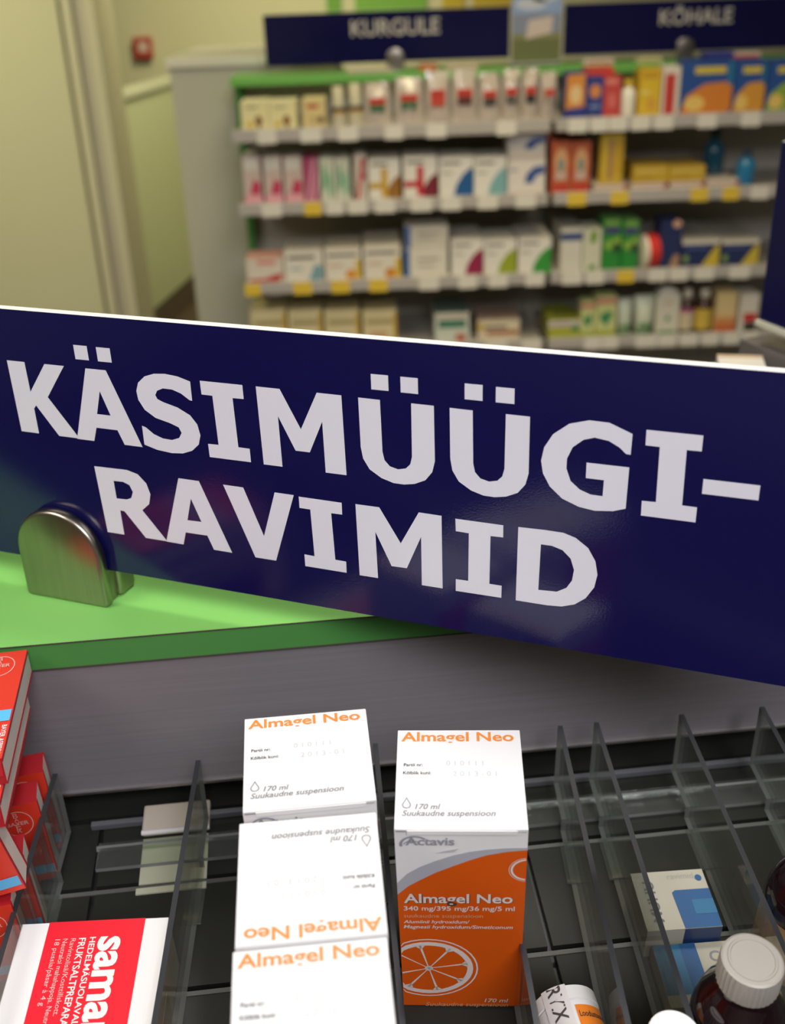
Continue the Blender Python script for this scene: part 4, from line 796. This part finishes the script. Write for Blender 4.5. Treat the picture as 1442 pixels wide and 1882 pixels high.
b = MB(); wrap(b, 4, 62, -.052, -.0115, .0170, mat((.86, .24, .02), .4)); b.build('orange_label', jr)
def wrap_text(b, st, th0, width, y, h, r, m, ang=1, bold=.02):
    v, f = text_shape(st, bold); x0 = min(p[0] for p in v); x1 = max(p[0] for p in v); ym = max(p[1] for p in v)
    vs = []
    for p in v:
        if ang:  # reads along the curve
            th = R(th0) + (p[0] - x0) / (x1 - x0) * width / r; yy = y + p[1] / ym * h
        else:    # reads toward the viewer
            th = R(th0) + p[1] / ym * h / r; yy = y - (p[0] - x0) / (x1 - x0) * width
        vs.append((r * math.sin(th), yy, r * math.cos(th)))
    b.add(vs, f, m)
b = MB(); wrap_text(b, 'Loodustoode', 8, .0165, -.0180, .0032, .01715, M_BLACKT); b.build('label_text', jr)
b = MB(); wrap_text(b, 'RVIX', -36, .0185, .0000, .0075, .01762, mat((.06, .055, .05), .5), 0); b.build('strip_text', jr)

mblue = mat((.018, .090, .23), .4); mteal = mat((.028, .145, .27), .4); mcream = mat((.44, .42, .32), .55); mdk = mat((.014, .036, .11), .4)  # darkened, shade deep in the tray is put into these colours
bb = thing('blister_box', 'white and blue flat box lying behind the large capped bottle', 'box', tray(.1365, -.1010, .0008, R(-2.5)))
W_, L_, H_ = .0425, .0385, .0235
MB().box(0, -L_, 0, W_, 0, H_, mcream).build('carton', bb)
b = MB(); z = H_ + .0003
b.add([(.0215, -L_, z), (W_, -L_, z), (W_, -.0135, z), (.0225, -.0135, z), (.0205, -.0150, z)], [(0, 1, 2, 3, 4)], mblue)
b.add([(.0300, -.0300, z + .0002), (W_, -.0300, z + .0002), (W_, -.0205, z + .0002), (.0300, -.0205, z + .0002)], [(0, 1, 2, 3)], mteal)
b.add([(.0215, -L_ - .0003, 0), (W_, -L_ - .0003, 0), (W_, -L_ - .0003, H_), (.0215, -L_ - .0003, H_)], [(0, 1, 2, 3)], mdk)
b.add([(.0385 + .0020 * math.cos(i * .5236), -.0060 + .0022 * math.sin(i * .5236), z) for i in range(12)], [tuple(range(12))], mblue)
b.text('ravimid', (.0205, -.0058, z), (1, 0, 0), (0, 1, 0), .0155, mat((.36, .35, .30), .5))
b.build('face_print', bb)
MB().text('MUHU', (.0050, -.0335, z), (0, 1, 0), (-1, 0, 0), .0270, mat((.14, .14, .13), .5), bold=.02, height=.0060).build('lettering', bb).location = (.0060, 0, 0)
b2 = thing('blister_box', 'blue flat box with a white end half hidden behind the capped bottle', 'box', tray(.1380, -.1415, .0008, R(-2)))
W_, L_, H_ = .0430, .0370, .0120
MB().box(0, -L_, 0, W_, 0, H_, mcream).build('carton', b2)
b = MB(); z = H_ + .0003
b.add([(.0, -.0300, z), (.0240, -.0300, z), (.0240, 0, z), (.0, 0, z)], [(0, 1, 2, 3)], mteal)
b.add([(.0150, -.0300, z + .0002), (.0240, -.0300, z + .0002), (.0240, 0, z + .0002), (.0150, 0, z + .0002)], [(0, 1, 2, 3)], mblue)
b.text('C', (.0300, -.0120, z), (1, 0, 0), (0, 1, 0), .0060, M_GREYT, bold=.02)
b.build('face_print', b2)

# ------------------------------------------------------------------ right hand counter and its sign
rd = math.atan2(-.93, .37)
RM = at(.373, 1.035, 0, rd)
ru = thing('side_counter', 'dark counter unit under the cropped sign at the right edge', 'counter', RM)
mdg = mat((.14, .125, .115), .5)
MB().box(-.02, .0, .9, .09, .04, 1.205, mdg).build('side_panel', ru)
MB().box(.112, .0, .9, .22, .04, 1.205, mdg).build('side_panel', ru)
MB().box(-.02, .041, 0, .22, .4, 1.190, M_TRAYB).build('body', ru)
MB().box(-.02, -.07, 0, .22, -.0005, 1.185, mat((.20, .19, .17), .5)).build('ledge_body', ru)
rs = thing('side_sign', 'navy sign cropped by the right picture edge', 'sign', at(.373, 1.035, 1.2258, rd))
MB().box(0, .004, 0.0045, .25, .010, .176, M_CORE, dict(f=M_NAVY, k=M_NAVY)).build('board', rs)
MB().box(-.002, .0, -.0005, .25, .014, .0045, mat((.62, .60, .48), .4)).build('bottom_rail', rs)
MB().box(.06, .001, -.0205, .10, .013, -.0005, M_NICKEL).build('bracket_foot', rs)
wb = thing('flat_carton', 'white flat carton lying left of the cropped sign', 'box', at(.352, 1.004, 1.1858, R(-12)))
MB().box(-.022, -.05, 0, .022, .02, .012, mat((.62, .58, .5), .5), dict(t=mat((.72, .68, .58), .5))).build('carton', wb)
MB().box(-.022, .012, .0121, .022, .02, .0128, mat((.55, .42, .28), .5)).build('end_print', wb)
